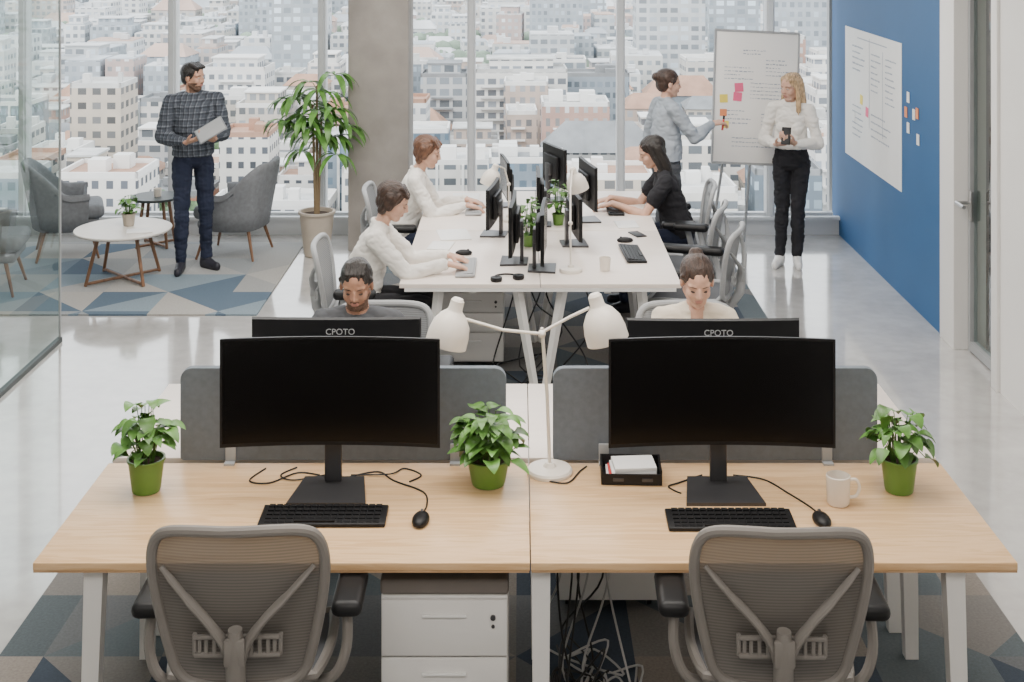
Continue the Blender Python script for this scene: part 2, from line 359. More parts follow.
# ---------------------------------------------------------------- near desks
def desk(x0,x1,y0,y1,top,edge,label,legs):
    cx,cy=(x0+x1)/2,(y0+y1)/2; w,d=x1-x0,y1-y0
    e=thing('office_desk',label,'desk',(cx,cy,0))
    b=B(); b.box((0,0,.7275),(w,d,.025),bev=.002); b.obj('desktop',[top],e)
    b=B(); b.box((0,-d/2+.003,.7115),(w-.004,.006,.007)).box((0,d/2-.003,.7115),(w-.004,.006,.007)).box((-w/2+.003,0,.7115),(.006,d-.02,.007)).box((w/2-.003,0,.7115),(.006,d-.02,.007)); b.obj('desktop_edge',[edge],e)
    b=B(); b.box((0,-d/2+.12,.69),(w-.2,.04,.04)).box((0,d/2-.12,.69),(w-.2,.04,.04)); b.obj('support_rail','white',e)
    for lx,ly,dx,dy in legs:
        b=B(); X,Y=lx-cx,ly-cy
        t=.032; bt=.025
        vs=[(X-t,Y-.03,.71),(X+t,Y-.03,.71),(X+t,Y+.03,.71),(X-t,Y+.03,.71),(X+dx-bt,Y+dy-.022,.012),(X+dx+bt,Y+dy-.022,.012),(X+dx+bt,Y+dy+.022,.012),(X+dx-bt,Y+dy+.022,.012)]
        b.add(vs,[(0,1,2,3),(7,6,5,4),(0,4,5,1),(1,5,6,2),(2,6,7,3),(3,7,4,0)]); b.obj('leg','white',e,sharp=20)
    return e
desk(-1.62,.033,4.32,5.12,'oak','oakedge','light oak office desk with white metal legs',[(-1.43,4.39,-.02,-.02),(-1.43,5.04,-.02,.02)])
desk(.037,1.655,4.32,5.12,'oak','oakedge','light oak office desk beside its twin, white legs',[(.07,4.39,0,-.02),(.07,5.04,0,.02),(1.46,4.39,.02,-.02),(1.5,5.04,.02,.02)])
desk(-1.62,.033,5.17,6.0,'paleoak','paleoak','pale office desk behind the grey divider screen',[(-1.43,5.25,-.02,-.02),(-1.43,5.92,-.02,.02)])
desk(.037,1.655,5.17,6.0,'paleoak','paleoak','pale office desk behind the second divider screen',[(.07,5.92,0,.02),(1.48,5.25,.03,-.0),(1.48,5.92,.02,.02)])
def divider(x0,x1,label):
    e=thing('desk_divider_screen',label,'divider',((x0+x1)/2,5.145,.74),group='grey desk divider screens')
    w=x1-x0; h=.37; r=.045; pts=[]
    for cx,cz,a0 in ((w/2-r,h-r,0),(-w/2+r,h-r,90),(-w/2+r*.3,.0+r*.3+.008,180),(w/2-r*.3,r*.3+.008,270)):
        rr=r if cz>.2 else r*.3
        for k in range(7): a=rad(a0+15*k); pts.append((cx+rr*cos(a),cz+rr*sin(a)))
    b=B(); b.prism(pts,.032,Matrix.Rotation(rad(90),4,'X')); b.obj('felt_panel','felt',e)
    for x in (-w/2+.2,w/2-.2):
        b=B(); b.box((x,-.022,.03),(.04,.012,.09),bev=.003).box((x,-.035,.004),(.04,.04,.008)); b.obj('clamp','lgrey',e)
divider(-1.34,-.055,'grey felt divider screen with rounded corners on the desk')
divider(.13,1.41,'grey felt divider screen behind the black monitor')

def monitor(w,h,zb,curve=2.8,logo=None,label='',loc=(0,0,0),rz=0,grp=None):
    e=thing('computer_monitor',label,'monitor',loc,rz,grp)
    def pan(dx,z0,z1,yoff,n=16):
        vs=[]
        for i in range(n+1):
            x=-w/2+dx+(w-2*dx)*i/n; y=yoff-(x*x)/(2*curve) if curve else yoff
            vs+= [(x,y,z0),(x,y,z1)]
        return vs
    n=16; z0,z1=zb,zb+h
    f=pan(0,z0,z1,0); k=pan(.004,z0+.004,z1-.004,.022); N=len(f)
    fs=[(2*i,2*i+2,2*i+3,2*i+1) for i in range(n)]; fb=[(N+2*i,N+2*i+1,N+2*i+3,N+2*i+2) for i in range(n)]
    sd=[]
    for i in range(n): sd+=[(2*i+1,2*i+3,N+2*i+3,N+2*i+1),(2*i,N+2*i,N+2*i+2,2*i+2)]
    sd+=[(0,1,N+1,N),(2*n,N+2*n,N+2*n+1,2*n+1)]
    b=B(); b.add(f+k,fs+fb+sd); b.box((0,.035,zb+h*.48),(.26,.03,h*.6),bev=.012); b.obj('casing','black',e)
    b=B(); s=pan(.009,z0+.014,z1-.009,-.0012); b.add(s,fs); b.obj('screen','screen',e)
    b=B(); b.box((0,.062,(zb+h*.5)/2),(.065,.022,zb+h*.5-.02),bev=.006).box((0,.05,zb+h*.42),(.09,.04,.09),bev=.006); b.obj('stand_neck','dsteel',e)
    b=B(); bw=min(.145,w*.2); fd=-.13 if w>.65 else -.07; b.prism([(-bw,fd),(bw,fd),(bw*.78,.10),(-bw*.78,.10)],.012,Matrix.Translation((0,0,.0065))); b.obj('stand_base','dsteel',e)
    if logo:
        cu=bpy.data.curves.new('logo','FONT'); cu.body=logo; cu.size=.036; cu.align_x='CENTER'; cu.extrude=.0006
        o=bpy.data.objects.new('logo',cu); COL.objects.link(o); dg=bpy.context.evaluated_depsgraph_get(); me=bpy.data.meshes.new_from_object(o.evaluated_get(dg)); bpy.data.objects.remove(o)
        me.materials.append(M['logoink']); o=bpy.data.objects.new('logo',me); COL.objects.link(o); o.parent=e; o.location=(-.02,.0235,zb+h-.066); o.rotation_euler=(rad(90),0,rad(180))
    return e
monitor(.82,.405,.172,label='large black curved monitor on a dark metal stand',loc=(-.708,4.87,.74))
monitor(.845,.405,.172,label='large black curved monitor beside the paper tray',loc=(.752,4.87,.74))
monitor(.72,.40,.052,curve=6,logo='CPOTO',label='black monitor seen from behind with small logo',loc=(-.78,5.52,.74),rz=pi)
monitor(.735,.40,.047,curve=6,logo='CPOTO',label='black monitor turned away with small grey logo',loc=(.82,5.52,.74),rz=pi)

def keyboard(label,loc,rz,mt='black',w=.45,d=.14):
    e=thing('keyboard',label,'keyboard',loc,rz)
    b=B(); b.box((0,0,.011),(w,d,.014),rot=(rad(3),0,0),bev=.005); b.obj('keyboard_case',mt,e)
    b=B(); nx,ny=16,5
    for j in range(ny):
        for i in range(nx):
            if j==0 and 4<=i<=9:
                if i==4: b.box((-w/2+.02+(w-.04)*(7)/nx,-d/2+.02,.017),((w-.04)/nx*5.6,.017,.008),rot=(rad(3),0,0))
                continue
            b.box((-w/2+.02+(w-.04)*(i+.5)/nx,-d/2+.02+(d-.04)*j/(ny-1),.019+.005*(j-2)/2),((w-.04)/nx*.82,.018,.007),rot=(rad(3),0,0))
    b.obj('keys',mt,e)
keyboard('black wired keyboard on the oak desk',(-.70,4.64,.74),rad(0))
keyboard('black wired keyboard in front of the monitor',(.745,4.61,.74),rad(0))
def mouse(label,loc,rz=0):
    e=thing('computer_mouse',label,'mouse',loc,rz)
    b=B(); b.ell((0,0,.012),(.031,.055,.021)); me=b.obj('mouse_body','black',e)
    for v in me.data.vertices:
        if v.co.z<.001: v.co.z=.001
    B().cyl((-.004,.028,.029),(.004,.028,.029),.008,seg=12).obj('scroll_wheel','dsteel',e)
mouse('small black mouse on the oak desk',(-.352,4.61,.74),rad(-5)); mouse('small black mouse beside the mug',(1.07,4.61,.74),rad(5))
def cable(pts,label,mt='cableb',r=.003,grp='black cables on the desks'):
    b=B(); b.tube(catmull(pts,7),r,8); return single(b,'cable',mt,label,'cable',group=grp)
Z=.744
cable([(-.66,4.98,Z),(-.55,5.03,Z),(-.48,4.95,Z),(-.36,4.85,Z),(-.34,4.74,Z),(-.352,4.67,Z+.004)],'thin black mouse cable curling across the desk')
cable([(-.77,5.0,Z),(-.86,5.02,Z),(-.95,4.93,Z),(-1.03,4.95,Z),(-.99,5.06,Z)],'black cable looping beside the monitor stand')
cable([(-.73,5.01,Z),(-.86,4.95,Z+.002),(-.92,5.0,Z),(-.87,5.07,Z)],'short black cable coil behind the monitor')
cable([(-.65,5.0,Z),(-.5,5.0,Z+.004),(-.45,5.06,Z),(-.38,5.0,Z),(-.42,4.94,Z)],'black cable snaking over the oak desktop')
cable([(.82,5.0,Z),(.93,4.96,Z),(1.0,4.84,Z),(1.05,4.74,Z),(1.07,4.67,Z+.004)],'thin black mouse cable beside the mug')
cable([(.70,5.0,Z),(.60,4.93,Z),(.56,4.9,Z),(.58,4.86,Z),(.6,4.84,Z)],'black cable looping beside the paper tray')
cable([(.1,4.95,Z),(.18,4.93,Z),(.23,5.03,Z),(.26,5.08,Z)],'short black lamp cable on the desk')
for k in range(9):
    x=R(.14,.34); pts=[(x+R(-.02,.05),5.0+R(-.1,.1),.70)]
    y=4.75+R(-.1,.2)
    pts.append((x+R(-.05,.05),5.0,.35)); 
    for j in range(7): pts.append((x+R(-.13,.2),y+R(-.22,.25),.02+R(0,.025)))
    cable(pts,'loose grey cable tangled on the carpet under desks' if k%2 else 'loose black cable hanging down under the desks','cablew' if k%2 else 'cableb',.0042,'cables under the desks')

# plants
def leaf(b,base,d,L,W,droop=.3,n=5,heart=False):
    d=V(d).normalized(); side=d.cross(V((0,0,1)))
    side=side.normalized() if side.length>.05 else V((1,0,0))
    rows=[];p=V(base);dd=d.copy()
    for i in range(n+1):
        t=i/n; w=W*(sin(pi*min(1,t**(.52 if heart else .8)))**.75)*.5 if 0<t<1 else 0.0008
        up=side.cross(dd).normalized()
        rows+= [p-side*w+up*w*.28,p.copy(),p+side*w+up*w*.28]
        p=p+dd*(L/n); dd=(dd+V((0,0,-droop/n*2))).normalized()
    fs=[]
    for i in range(n):
        a=3*i; fs+=[(a,a+1,a+4,a+3),(a+1,a+2,a+5,a+4)]
    b.add(rows,fs)
def deskplant(label,loc,rp=.068,hp=.125,n=46,spread=.13,ht=.2,seed=1,mt='leaf2',pot='green',big=1.0):
    random.seed(seed)
    e=thing('potted_plant',label,'plant',loc)
    B().lathe([(0,.002),(rp*.74,.002),(rp*.78,.01),(rp*.98,hp*.92),(rp*1.04,hp*.93),(rp*1.04,hp),(rp*.93,hp),(rp*.9,hp*.85),(0,hp*.85)]).obj('pot',pot,e)
    B().lathe([(0,hp*.9),(rp*.91,hp*.87)]).obj('soil','soil',e)
    b=B(); s=B()
    for i in range(n):
        a=R(0,2*pi); el=R(.0,1)**.8; q=spread*(1-el*.5)*R(.3,1)
        tip=V((q*cos(a),q*sin(a),hp+.015+ht*el*R(.55,1)))
        st=V((rp*.4*cos(a),rp*.4*sin(a),hp*.86)); mid=(st+tip)/2+V((0,0,.04))
        s.tube(catmull([st,mid,tip],3),.0018,5)
        leaf(b,tip,(cos(a+R(-.9,.9)),sin(a+R(-.9,.9)),R(-.35,.5)),R(.055,.09)*big,R(.042,.068)*big,R(.3,1.0),6,True)
    s.obj('stems','leaf',e); b.obj('leaves',mt,e,sharp=60)
    return e
deskplant('leafy plant in a green pot on the oak desk',(-1.40,4.87,.74),seed=3,ht=.21,spread=.11,n=46)
deskplant('bushy trailing plant in green pot near the lamp',(-.12,4.93,.74),rp=.082,hp=.10,seed=8,n=85,spread=.13,ht=.19)
deskplant('leafy plant in a green pot beside the mug',(1.42,4.87,.74),seed=12,spread=.12,ht=.18,n=50)
random.seed(9)
e=thing('mug','white ceramic mug with handle on the desk','mug',(1.165,4.76,.74))
B().lathe([(0,.001),(.036,.001),(.041,.008),(.044,.105),(.041,.107),(.038,.012),(0,.01)]).obj('cup','ceramic',e)
B().tube(catmull([(.041,0,.088),(.066,0,.088),(.078,0,.06),(.066,0,.03),(.04,0,.025)],5),.006,10).obj('handle','ceramic',e)
e=thing('desk_organizer','black plastic desk organizer tray with low sides','organizer',(.425,4.99,.74),rad(-2))
b=B(); b.box((0,0,.006),(.23,.15,.008)).box((-.112,0,.03),(.006,.15,.055)).box((.112,0,.03),(.006,.15,.055)).box((0,.073,.03),(.23,.006,.055)).box((0,-.073,.022),(.23,.006,.04)); b.obj('tray','black',e)
B().box((-.05,-.078,.022),(.04,.004,.012)).box((.06,-.078,.022),(.04,.004,.012)).obj('tray_slot','dsteel',e)
for i,(mt,lb,hh) in enumerate((('paper','white paperback book lying in the tray',.012),('red','red covered booklet stacked in the tray',.006),('paper','loose stack of white paper on booklet',.012),('paper','white notebook on top of the stack',.016))):
    z=.7505+[0,.0122,.0184,.0306][i]
    single(B().box((0,0,hh/2),(.19-.01*i,.12,hh),bev=.0015),'paper_stack' if i else 'book',mt,lb,'papers',(.425+.004*i,4.995,z),(0,0,rad(-2+i*2)),group='papers in the desk tray')

def shade(e,top,d,name='lamp_shade',k=1.0):
    d=V(d).normalized(); x,y,z=frame_from(d); Mx=Matrix((x,y,z)).transposed().to_4x4(); Mx.translation=V(top)
    prof=[(0,-.012),(.018,-.01),(.026,.0),(.028,.035),(.033,.042),(.052,.058),(.072,.09),(.080,.13),(.081,.172),(.078,.172),(.075,.13),(.06,.09),(.03,.05),(0,.045)]
    B().lathe([(r*k,zz*k) for r,zz in prof],Mx=Mx,seg=32).obj(name,'offwhite',e)
    B().ell((0,0,.09*k),(.028*k,.028*k,.035*k),Mx,12,8).obj('bulb','paper',e)
def lampbase(e,r=.088):
    B().lathe([(0,0.001),(r,.001),(r,.012),(r*.93,.02),(r*.3,.026),(.016,.04),(0,.04)],seg=36).obj('lamp_base','offwhite',e)
e=thing('desk_lamp','cream double headed desk lamp standing between the desks','lamp',(.115,5.03,.74))
lampbase(e)
B().tube([(0,0,.03),(-.01,0,.3),(-.03,0,.56)],.007,12).obj('lamp_pole','offwhite',e)
b=B(); b.tube([(-.03,-.01,.54),(-.18,-.01,.555),(-.335,-.01,.60)],.006,10).ell((-.03,-.005,.54),(.015,.02,.015)); b.obj('lamp_arm','offwhite',e)
b=B(); b.tube([(-.03,.01,.54),(.08,.01,.60),(.155,.01,.635)],.006,10); b.obj('lamp_arm','offwhite',e)
shade(e,(-.355,-.01,.668),(-.28,-.05,-1),k=1.0); shade(e,(.175,.01,.68),(.30,-.05,-1),k=1.03)

def pedestal(label,loc,rz=0,cushion=True,h=.58,divs=None):
    e=thing('drawer_pedestal',label,'cabinet',loc,rz)
    w,d=.43,.5
    B().box((0,0,.04+(h-.04)/2),(w,d,h-.04),bev=.006).obj('body','white',e)
    zs=divs or [.05,.05+(h-.06)*.42,.05+(h-.06)*.71,h-.01]
    for a,c in zip(zs,zs[1:]):
        dr=B().box((0,-d/2-.010,(a+c)/2),(w-.006,.018,c-a-.008),bev=.003).obj('drawer','white',e)
        B().box((0,-d/2-.024,c-.055),(.15,.010,.010),bev=.003).box((-.07,-d/2-.02,c-.057),(.008,.010,.010)).box((.07,-d/2-.02,c-.057),(.008,.010,.010)).obj('handle','paper',dr)
    b=B(); b.cyl((w/2-.05,-d/2-.018,h-.07),(w/2-.05,-d/2-.026,h-.07),.009); b.cyl((w/2-.05,-d/2-.018,h-.10),(w/2-.05,-d/2-.023,h-.10),.006); b.obj('lock','dsteel',e)
    if cushion: B().box((0,-.003,h+.0265),(w+.006,d+.02,.052),bev=.012,seg=3).obj('seat_cushion','greycush',e)
    for sx in (-1,1):
        for sy in (-1,1):
            b=B(); b.cyl((sx*.17-.01,sy*.2,.015),(sx*.17+.01,sy*.2,.015),.014); b.box((sx*.17,sy*.2,.033),(.03,.03,.014)); b.obj('caster','black',e)
pedestal('white drawer pedestal with taupe cushion top under desk',(-.256,4.66,.012),divs=[.05,.19,.375,.572])
pedestal('white drawer pedestal under the opposite desk',(.37,5.65,.012),cushion=False)
pedestal('white drawer pedestal under the long white table',(-.32,8.58,.012),cushion=False,h=.5)

# ---------------------------------------------------------------- task chairs (face +Y)
def taskchair(label,frame,fab,bz=1.0,bw=.945):
    e=thing('office_chair',label,'chair',group='mesh office chairs')
    half=[(0,1.005),(.12,1.006),(.215,.998),(.262,.968),(.282,.90),(.277,.80),(.258,.69),(.234,.59),(.21,.52),(.15,.482),(0,.47)]
    zz=lambda z:.47+(z-.47)*bz
    half=[(x*bw,zz(z)) for x,z in half]
    def Y(x,z): return -.25-.10*max(0,(z-.47)/.53)**1.2+.55*x*x
    full=[(x,z) for x,z in half]+[(-x,z) for x,z in half[-2:0:-1]]
    path=[V((p.x,Y(p.x,p.z),p.z)) for p in catmull([(x,0,z) for x,z in full],4,True)]
    bk=B().tube(path,.017,10,closed=True).obj('backrest',frame,e)
    hp=catmull([(x,0,z) for x,z in half],4); vs=[];fs=[];nx=12
    for p in hp:
        for i in range(nx+1):
            x=p.x*(2*i/nx-1); vs.append((x,Y(x,p.z)+.004,p.z))
    for j in range(len(hp)-1):
        for i in range(nx): a=j*(nx+1)+i; fs.append((a,a+1,a+nx+2,a+nx+1))
    B().add(vs,fs).obj('back_mesh',fab,bk)
    b=B()
    for s in (-1,1):
        b.tube(catmull([(s*.235*bw/.945,Y(.235,.86)-.006,zz(.875)),(s*.16,Y(.16,.8)-.028,zz(.80)),(s*.075,Y(0,.72)-.045,zz(.715)),(s*.024,Y(0,.62)-.05,zz(.62)),(s*.012,-.32,.48),(s*.006,-.25,.41)],4),[.010]*2+[.014]*3+[.018]*4+[.020]*4+[.016]*8,10,fl=.7)
    b.tube([(0,Y(0,.67)-.052,zz(.70)),(0,Y(0,.62)-.055,zz(.6)),(0,-.32,.5),(0,-.26,.40),(0,-.05,.38)],[.022,.032,.030,.028,.03],12); b.obj('back_support',frame,e)
    b=B()
    for s in (-1,1):
        b.box((s*.075,Y(.07,.64)-.032,zz(.662)),(.115,.014,.014),bev=.004).box((s*.075,Y(.07,.62)-.032,zz(.605)),(.115,.014,.014),bev=.004).box((s*.132,Y(.13,.63)-.028,zz(.634)),(.014,.014,.068*bz),bev=.004)
        for q in (.045,.07,.095,.115): b.box((s*q,Y(q,.63)-.032,zz(.634)),(.011,.009,.05*bz))
    b.box((0,-.345,zz(.635)),(.065,.02,.085*bz),bev=.008); b.obj('lumbar_support',frame,e)
    vs=[];nx,ny=10,10
    for j in range(ny+1):
        for i in range(nx+1):
            u=2*i/nx-1; v=2*j/ny-1; x=u*.25*(1-.10*v*v); y=.02+v*.23; z=.455+.02*u*u-.03*max(0,v)**3+.012*max(0,-v)
            vs.append((x,y,z))
    fs=[(j*(nx+1)+i,j*(nx+1)+i+1,(j+1)*(nx+1)+i+1,(j+1)*(nx+1)+i) for j in range(ny) for i in range(nx)]
    rim=[vs[i] for i in range(nx+1)]+[vs[j*(nx+1)+nx] for j in range(1,ny+1)]+[vs[ny*(nx+1)+i] for i in range(nx-1,-1,-1)]+[vs[j*(nx+1)] for j in range(ny-1,0,-1)]
    sobj=B().tube(rim,.017,8,closed=True).obj('seat',frame,e)
    B().add(vs,fs).obj('seat_mesh','dgrey',sobj)
    B().box((0,0,.40),(.24,.26,.05),bev=.015).box((0,0,.43),(.44,.05,.025),bev=.008).obj('tilt_mechanism','dsteel',e)
    for s in (-1,1):
        b=B(); b.tube(catmull([(s*.16,-.10,.41),(s*.27,-.14,.44),(s*.315,-.13,.53),(s*.312,-.10,.655)],5),.021,10,fl=.8); 
        a=b.obj('armrest',frame,e)
        B().box((s*.318,-.045,.664),(.10,.25,.052),bev=.025,seg=4).obj('arm_pad','black',a)
    B().cyl((0,0,.10),(0,0,.25),.03).cyl((0,0,.24),(0,0,.40),.018).obj('gas_column','dsteel',e)
    for k in range(5):
        a=2*pi*k/5+.3; dx,dy=cos(a),sin(a)
        B().tube([(dx*.02,dy*.02,.115),(dx*.18,dy*.18,.10),(dx*.30,dy*.30,.075)],[.028,.022,.016],10,fl=.7).obj('base_leg',frame,e)
        n=V((-dy,dx,0)); c=V((dx*.30,dy*.30,.029))
        b=B()
        for s in (-1,1): b.cyl(c+n*s*.006,c+n*s*.026,.028,seg=16)
        b.cyl(c+V((0,0,.01)),c+V((0,0,.05)),.009); b.obj('caster','black',e)
    return e
ch=taskchair('taupe mesh office chair tucked at the oak desk','taupe','chmesh'); ch.location=(-.875,4.30,.012); ch.rotation_euler=(0,0,rad(1))
copytree(ch,(.815,4.29,.012),rad(-2),'taupe mesh office chair facing the second oak desk')
c2=taskchair('grey mesh office chair carrying the seated man','lgrey','lmesh',.80,.86); c2.location=(-.70,6.40,0); c2.rotation_euler=(0,0,pi)
copytree(c2,(.85,6.40,0),pi,'grey mesh office chair carrying the woman in beige')
copytree(c2,(-.93,7.98,.012),rad(-90),'grey mesh chair at the long table, occupied')
copytree(c2,(-.82,9.62,.012),rad(-90),'grey mesh chair at the far end of long table, occupied')
copytree(c2,(1.13,9.74,.012),rad(86),'grey mesh chair under the woman in black t-shirt')
copytree(c2,(1.10,9.06,.012),rad(74),'empty grey mesh chair pushed against the long table')
copytree(c2,(1.10,8.40,.012),rad(72),'empty grey mesh chair turned slightly at the long table')

# ---------------------------------------------------------------- long table
def ltable(y0,y1,label,legs):
    e=thing('bench_table',label,'table',(.12,(y0+y1)/2,0),group='long white bench tables')
    d=y1-y0
    for s,nm in ((-1,'tabletop'),(1,'tabletop')): B().box((s*.4165,0,.7275),(.828,d-.004,.025),bev=.002).obj(nm,'paleoak',e)
    B().box((0,-d/2+.01,.705),(1.6,.02,.02)).box((0,d/2-.01,.705),(1.6,.02,.02)).box((-.4,0,.69),(.04,d-.1,.04)).box((.4,0,.69),(.04,d-.1,.04)).obj('support_rail','white',e)
    for y in legs:
        yy=y-(y0+y1)/2
        for x0,x1 in ((-.60,-.68),(-.14,-.02),(.14,.02),(.60,.68)):
            b=B(); b.tube([(x0,yy,.71),(x1,yy,.014)],[.032,.024],4,hint=(0,1,0)); b.obj('leg','white',e,sharp=20)
    return e
ltable(7.65,8.975,'long pale table with white splayed legs, nearer half',[7.76,8.85])
ltable(8.98,10.30,'long pale table with white splayed legs, far half',[10.15])
mons=[(-.05,8.15,-93,.54,.31,.09),(-.19,8.86,-98,.46,.27,.08),(.15,7.98,87,.52,.31,.08),(.37,8.60,96,.50,.28,.07),(.49,9.28,101,.48,.31,.11),(-.12,9.76,-82,.42,.28,.08),(.27,9.95,112,.42,.30,.12),(.12,9.14,-90,.44,.30,.08)]
for x,y,r,w,h,zb in mons:
    monitor(w,h,zb,curve=5,label='black monitor standing along the middle of the long table' if r>0 else 'black monitor facing the seated women on the table',loc=(x,y,.74),rz=rad(r),grp='monitors on the long table')
keyboard('light grey keyboard under the typing hands',(-.33,7.98,.74),rad(-90),'lgrey',.40,.12)
keyboard('dark keyboard lying on the pale table',(.72,8.32,.74),rad(93),'black',.42,.13)
keyboard('light grey keyboard before the woman in white',(-.34,9.62,.74),rad(-90),'lgrey',.40,.12)
keyboard('dark keyboard before the woman in black',(.70,9.62,.74),rad(90),'black',.40,.12)
mouse('small black mouse on the pale table',(-.36,8.33,.74),rad(-90)); mouse('small black mouse near the dark keyboard',(.70,8.66,.74),rad(90)); 
for x,y,r,w,d in ((-.45,8.85,10,.21,.297),(-.52,8.55,-8,.15,.21),(.75,9.15,5,.15,.21),(-.42,10.05,0,.21,.29)):
    single(B().box((0,0,.003),(w,d,.006),bev=.001),'notebook','paper','white paper notebook lying on the pale table','notebook',(x,y,.74),(0,0,rad(r)),group='papers on the long table')
for x,y in ((-.50,8.32),(.80,8.86)):
    single(B().box((0,0,.004),(.075,.15,.008),bev=.003),'smartphone','black','black smartphone lying face up on pale table','phone',(x,y,.74),(0,0,rad(20)))
def slamp(label,loc,pts,sd):
    e=thing('desk_lamp',label,'lamp',loc); lampbase(e,.07)
    B().tube([(0,0,.03)]+pts[:1],.006,10).obj('lamp_pole','offwhite',e)
    B().tube(pts,.0055,10).ell(pts[0],(.014,)*3).obj('lamp_arm','offwhite',e)
    shade(e,pts[-1],sd,k=.86)
slamp('cream desk lamp arching over the long table',(-.08,9.28,.74),[(0,0,.26),(-.03,-.04,.38),(-.09,-.08,.41)],(-.35,0,-1))
slamp('cream desk lamp among monitors on the long table',(.31,7.93,.74),[(.0,.06,.28),(.01,.30,.44),(.03,.50,.53)],(.3,.1,-1))
deskplant('small leafy plant between monitors on the table',(.06,8.55,.74),rp=.05,hp=.08,n=44,spread=.09,ht=.24,seed=21,mt='leaf',big=.85)
deskplant('small green plant by the far monitor',(.27,9.15,.74),rp=.045,hp=.08,n=40,spread=.09,ht=.24,seed=22,mt='leaf',big=.85)
random.seed(31)
e=thing('headphones','black headphones resting on the table end','headphones',(-.08,7.75,.74),rad(20))
B().tube([(.075*cos(a),.075*sin(a),.012) for a in [pi*k/14 for k in range(15)]],.006,8).obj('headband','black',e)
for s in (-1,1): B().lathe([(0,0),(.032,0),(.036,.01),(.034,.024),(.015,.026),(0,.02)],c=(s*.07,-.015,.001)).obj('ear_cup','black',e)
e=thing('cup','small white cup on the long table','cup',(.52,7.95,.74)); B().lathe([(0,.001),(.03,.001),(.036,.08),(.033,.08),(.027,.006),(0,.005)]).obj('cup_body','ceramic',e)
e=thing('pen_holder','dark round pen holder on the long table','pen holder',(-.02,8.80,.74)); B().lathe([(0,.001),(.035,.001),(.037,.1),(.033,.1),(.031,.006),(0,.006)]).obj('holder','black',e)
for k in range(4):
    a=k*1.6; B().cyl((.01*cos(a),.01*sin(a),.01),(.026*cos(a),.026*sin(a),.15),.004,seg=8).obj('pen',['red','ink','yellow','blue'][k],e)
for k in range(5):
    x=.12+R(-.15,.2); cable([(x,7.9+R(0,.5),.70)]+[(x+R(-.2,.25),8.0+R(-.2,.6),z) for z in (.45,.2,.03,.02,.022)],'dark cable hanging under the long table','cableb',.005,'cables under the long table')

# ---------------------------------------------------------------- lounge
def armchair(label,loc,rz,fab='uph'):
    e=thing('armchair',label,'armchair',loc,rz,group='grey lounge armchairs')
    n=34; vs=[]; K=12
    for i in range(n+1):
        a=rad(-122+244*i/n); q=abs(math.degrees(a))
        tt=max(0,min(1,(q-30)/65)); tt=tt*tt*(3-2*tt); ht=.83-.26*tt
        ox,oy=sin(a),-cos(a); sq=1/max(abs(ox),abs(oy))**.35
        for (rr,z) in ((.25,.25),(.285,.27),(.30,.40),(.31,.58),(.32,ht-.05),(.317,ht-.015),(.30,ht),(.275,ht-.006),(.258,ht-.035),(.25,ht-.09),(.245,.50),(.23,.30)):
            z=min(z,ht); back=max(0,cos(a)); fl=.06*max(0,z-.35)/.45*back
            rr2=(rr+fl)*sq
            vs.append((ox*rr2,oy*rr2,z))
    fs=[]
    for i in range(n):
        for k in range(K): k2=(k+1)%K; fs.append((i*K+k,i*K+k2,(i+1)*K+k2,(i+1)*K+k))
    fs+=[tuple(range(K))[::-1],tuple(n*K+k for k in range(K))]
    B().add(vs,fs).obj('shell',fab,e,sharp=70)
    B().box((0,.04,.40),(.46,.52,.12),bev=.05,seg=4).obj('seat_cushion',fab,e)
    B().box((0,.02,.30),(.44,.48,.08),bev=.03,seg=3).obj('seat_frame',fab,e)
    for sx in (-1,1):
        for sy in (-1,1): B().cyl((sx*.18,sy*.18,.28),(sx*.25,sy*.25,.013),.017,.010,seg=12).obj('leg','dwood',e)
    return e
armchair('grey upholstered armchair on the rug by the windows',(-2.46,11.22,0),rad(82))
armchair('grey upholstered armchair behind the coffee table',(-3.90,11.2,0),rad(-70))
armchair('grey upholstered armchair seen through the glass',(-4.15,10.1,0),rad(-80))
armchair('dark armchair in the corridor beyond the glazed door',(3.86,10.5,0),rad(100),'duph')
def roundtable(label,loc,r,h,top,rz=0):
    e=thing('coffee_table',label,'table',loc,rz)
    B().lathe([(0,h-.022),(r*.97,h-.022),(r,h-.012),(r,h-.003),(r*.992,h),(0,h)],seg=48).obj('tabletop',top,e)
    for k in range(4):
        a=rad(45+90*k); B().tube([(r*.55*cos(a),r*.55*sin(a),h-.022),(r*.85*cos(a),r*.85*sin(a),.013)],[.016,.013],8).obj('leg','dwood',e)
    b=B()
    for s in (0,1):
        a=rad(45+90*s); b.tube([(r*.83*cos(a),r*.83*sin(a),.03),(-r*.83*cos(a),-r*.83*sin(a),.03)],.012,8)
    b.obj('cross_bar','dwood',e)
roundtable('low round coffee table with dark wooden legs',(-3.18,10.42,0),.38,.42,'tabletop')
roundtable('small dark side table near the window',(-3.22,11.5,0),.22,.45,'dframe')
deskplant('small plant in a beige pot on coffee table',(-3.16,10.5,.42),rp=.055,hp=.10,n=40,spread=.08,ht=.14,seed=33,pot='pot',big=.8)
single(B().box((0,0,.006),(.2,.14,.012),bev=.002),'magazine','paper','pale magazine lying on the coffee table','magazine',(-3.01,10.29,.42),(0,0,rad(15)))
e=thing('cup','small pale cup on the side table','cup',(-3.2,11.48,.45)); B().lathe([(0,.001),(.03,.001),(.037,.07),(.034,.07),(.027,.006),(0,.005)]).obj('cup_body','ceramic',e)
